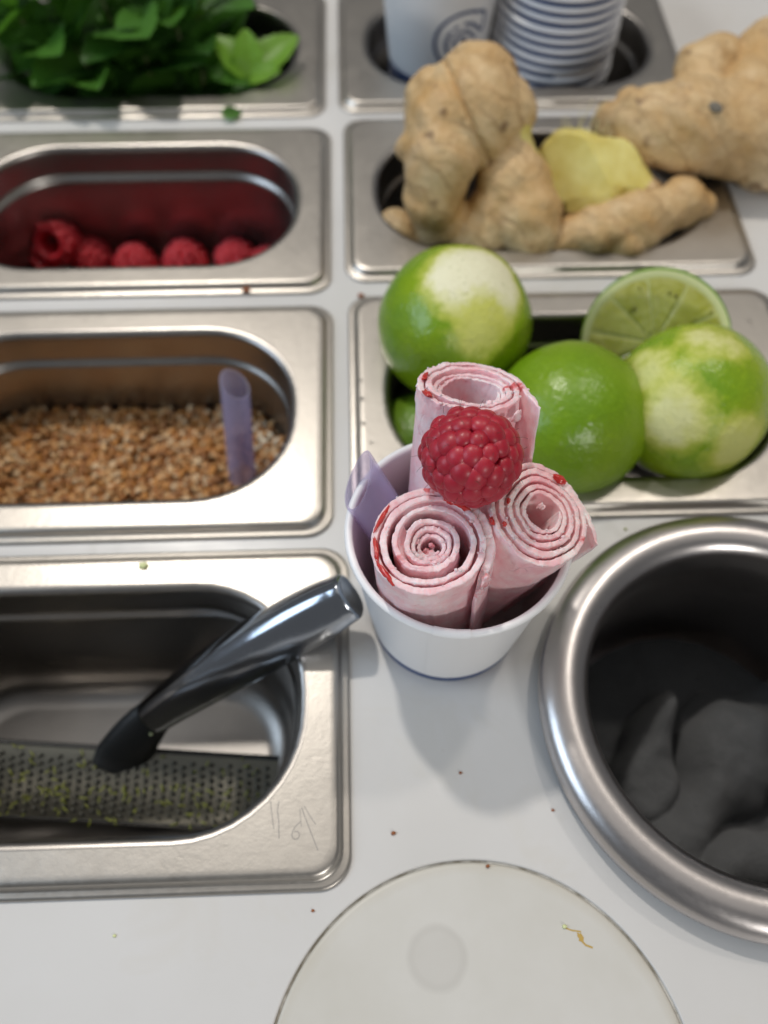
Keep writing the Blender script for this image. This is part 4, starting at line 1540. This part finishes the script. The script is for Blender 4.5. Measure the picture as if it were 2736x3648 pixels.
# black neck between handle and blade
path = [(-64.5, -163.6, -29.4), (-69, -165.6, -34), (-74.5, -168.8, -41), (-79, -172.0, -48), (-82, -175.5, -52.0)]
P_, R_ = dense(path, [6.5, 7.6, 8.8, 10.0, 10.4])
v, f = loft(oval_path(P_, R_, 0.55, 24), True, True)
part('neck', v, f, M_BLACK, grater, GO)
# blade: long, slightly arched sheet
BA, BB = V((-168, -177.6, -40.0)), V((-26, -186.2, -58.5))
bu = (BB - BA).normalized()
bw = (V((0.0, -0.42, 0.9)) - bu * bu.dot(V((0.0, -0.42, 0.9)))).normalized()
bs = bu.cross(bw) * -1        # across, toward the back
BL, BW = (BB - BA).length, 12.3


def blade_pt(s, t, h=0.0):
    arch = 1.9 * (1 - t * t)
    return BA + bu * s + bs * (t * BW) + bw * (arch + h)


vs, fs = [], []
NL, NW = 60, 16
for i in range(NL + 1):
    for j in range(NW + 1):
        vs.append(tuple(blade_pt(BL * i / NL, -1 + 2 * j / NW)))
for i in range(NL + 1):
    for j in range(NW + 1):
        vs.append(tuple(blade_pt(BL * i / NL, -1 + 2 * j / NW, -0.7)))
k2 = (NL + 1) * (NW + 1)
for i in range(NL):
    for j in range(NW):
        a = i * (NW + 1) + j
        fs.append((a, a + NW + 1, a + NW + 2, a + 1))
        fs.append((k2 + a, k2 + a + 1, k2 + a + NW + 2, k2 + a + NW + 1))
part('blade', vs, fs, M_BLADE, grater, GO)
for sgn, nm in ((-1, 'side_rail'), (1, 'side_rail')):
    pts = [tuple(blade_pt(BL * i / 12, sgn * 1.02, -0.9)) for i in range(13)]
    v, f = tube(pts, 1.15, 10)
    kid(part(nm, v, f, M_BLACK, grater, GO), grater, 'blade')
teeth, holes = [], []
bv, bf = ico(1)
row = 0
s = 3.0
while s < BL - 3:
    for j in range(8):
        t = -0.84 + 1.68 * (j + (0.5 if row % 2 else 0.0)) / 8
        so = s + 1.3 * (1 - (2 * abs(t)) ** 2 * 0.25)
        p = blade_pt(so, t, 0.28)
        A = np.array([list(bu), list(bs), list(bw)])
        teeth.append((bv * np.array([0.62, 1.05, 0.55]) @ A + np.array(p), bf))
        q = [blade_pt(so + 0.9 + 0.62 * math.cos(k * math.pi / 4), t, 0.06) + bs * (0.95 * math.sin(k * math.pi / 4)) for k in range(8)]
        holes.append(([tuple(x) for x in q], [tuple(range(8))]))
    s += 3.3
    row += 1
v, f = join(teeth)
o = kid(part('teeth', v, f, M_BLADE, grater, GO), grater, 'blade')
o['kind'] = 'stuff'
v, f = join(holes)
o = kid(part('slots', v, f, M_HOLE, grater, GO, False), grater, 'blade')
o['kind'] = 'stuff'

rnd = random.Random(77)
zs = []
for k in range(150):
    s = rnd.uniform(40, BL - 4)
    t = max(-0.95, min(0.95, rnd.gauss(-0.2, 0.55)))
    p = blade_pt(s, t, rnd.uniform(0.5, 1.3))
    d = (bu * rnd.uniform(-1, 1) + bs * rnd.uniform(-1, 1) + bw * rnd.uniform(-0.15, 0.3)).normalized()
    c = bw.cross(d) * rnd.uniform(-1.2, 1.2)
    ln = rnd.uniform(0.8, 3.4)
    zs.append(tube([tuple(p + d * (ln * q) + c * (q * q)) for q in (0, .35, .7, 1)], [0.16, 0.26, 0.24, 0.12], 5))
v, f = join(zs)
o = put('lime_zest', mesh('lime_zest', v - np.array(BA), f, M_ZEST), None, BA)
tag(o, 'shreds of yellow-green lime zest clinging to the grater blade', 'zest', None, 'stuff')
# two pale crumbs on the black neck
for i, (p, r) in enumerate((((-70.8, -164.8, -30.0), 1.0), ((-65.2, -168.4, -31.2), 0.9), ((-66.8, -169.6, -33.2), 0.7))):
    b_, f_ = ico(2)
    vv = [q * r * (1 + 0.3 * nz(q[0] * 2 + i, q[1] * 2, q[2] * 2)) for q in b_]
    o = put('zest_crumb', mesh('zest_crumb', vv, f_, M_PALEZEST), None, p)
    tag(o, 'pale crumb of zest on the black grater neck, ' + ('the one nearest the blade end', 'larger of the two by the handle', 'smaller of the two by the handle')[i], 'crumb', 'zest crumbs on the grater neck')

# ------------------------------------------------------------------ small crumbs
CR = [((-37.9, 4.6, 1.9), 1.5, M_CRUMB, 'brown crumb on the near edge of the raspberry pan'),
      ((9.4, 1.0, 0.7), 1.25, M_CRUMB, 'brown crumb on the counter where four pans meet'),
      ((-65.6, -123.2, ZT + 0.5), 1.5, M_PALEZEST, 'pale green zest crumb on the back flange of the grater pan'),
      ((35.8, -193.5, 0.25), 0.45, M_CRUMB, 'dark speck on the white counter in front of the paper cup'),
      ((15.1, -209.9, 0.3), 0.6, M_CRUMB, 'brown speck on the counter behind the round lid'),
      ((41.5, -219.6, 0.1), 0.5, M_CRUMB, 'brown speck on the back edge of the round lid'),
      ((-20, -5.5, 0.6), 0.9, M_CRUMB, 'tiny crumb on the strip between raspberry and seed pans'),
      ((61.2, -235.6, 0.0), 0.6, M_PALEZEST, 'yellowish fleck on the round lid, the one toward the back'),
      ((-8, -229.5, 0.2), 0.4, M_CRUMB, 'dark speck on the counter at the corner of the grater pan'),
      ((-62, -234, 0.2), 0.45, M_PALEZEST, 'pale zest speck on the counter in front of the grater pan'),
      ((62, -205, 0.2), 0.4, M_CRUMB, 'dark speck on the counter beside the steel bowl'),
      ((6.5, -98, 0.3), 0.6, M_PALEZEST, 'pale zest speck on the strip beside the seed pan'),
      ((5.0, 60, 0.4), 0.8, M_CRUMB, 'brown crumb on the strip between raspberry and ginger pans'),
      ((100, -112, 0.3), 0.5, M_ZEST, 'green zest speck on the counter in front of the lime pan')]
b_, f_ = ico(2)
for i, (p, r, m, lab) in enumerate(CR):
    vv = [q * r * np.array([1.2, 0.9, 0.6]) * (1 + 0.45 * nz(q[0] * 1.8 + i * 3, q[1] * 1.8, q[2] * 1.8)) for q in b_]
    o = put('crumb', mesh('crumb', vv, f_, m), None, p)
    tag(o, lab, 'crumb', 'crumbs on the counter and pans')
M_SYRUP = Mat('dried_syrup').set(Base_Color=(0.50, 0.33, 0.08), Roughness=0.35).m
lst = [stroke([(61.5, -236.0), (63.2, -236.6), (65.6, -237.0)], 0.35, -0.28), stroke([(64.6, -237.2), (65.1, -238.8), (66.4, -240.3), (68.2, -241.0)], 0.5, -0.28),
       stroke([(64.9, -237.6), (65.5, -238.6), (65.2, -239.4)], 1.3, -0.27)]
v, f = join(lst)
o = put('syrup_smear', mesh('syrup_smear', np.array(v) - np.array([65, -238, -0.3]), f, M_SYRUP, False), None, (65, -238, -0.3))
tag(o, 'thin dried yellow smear on the round lid', 'smear')
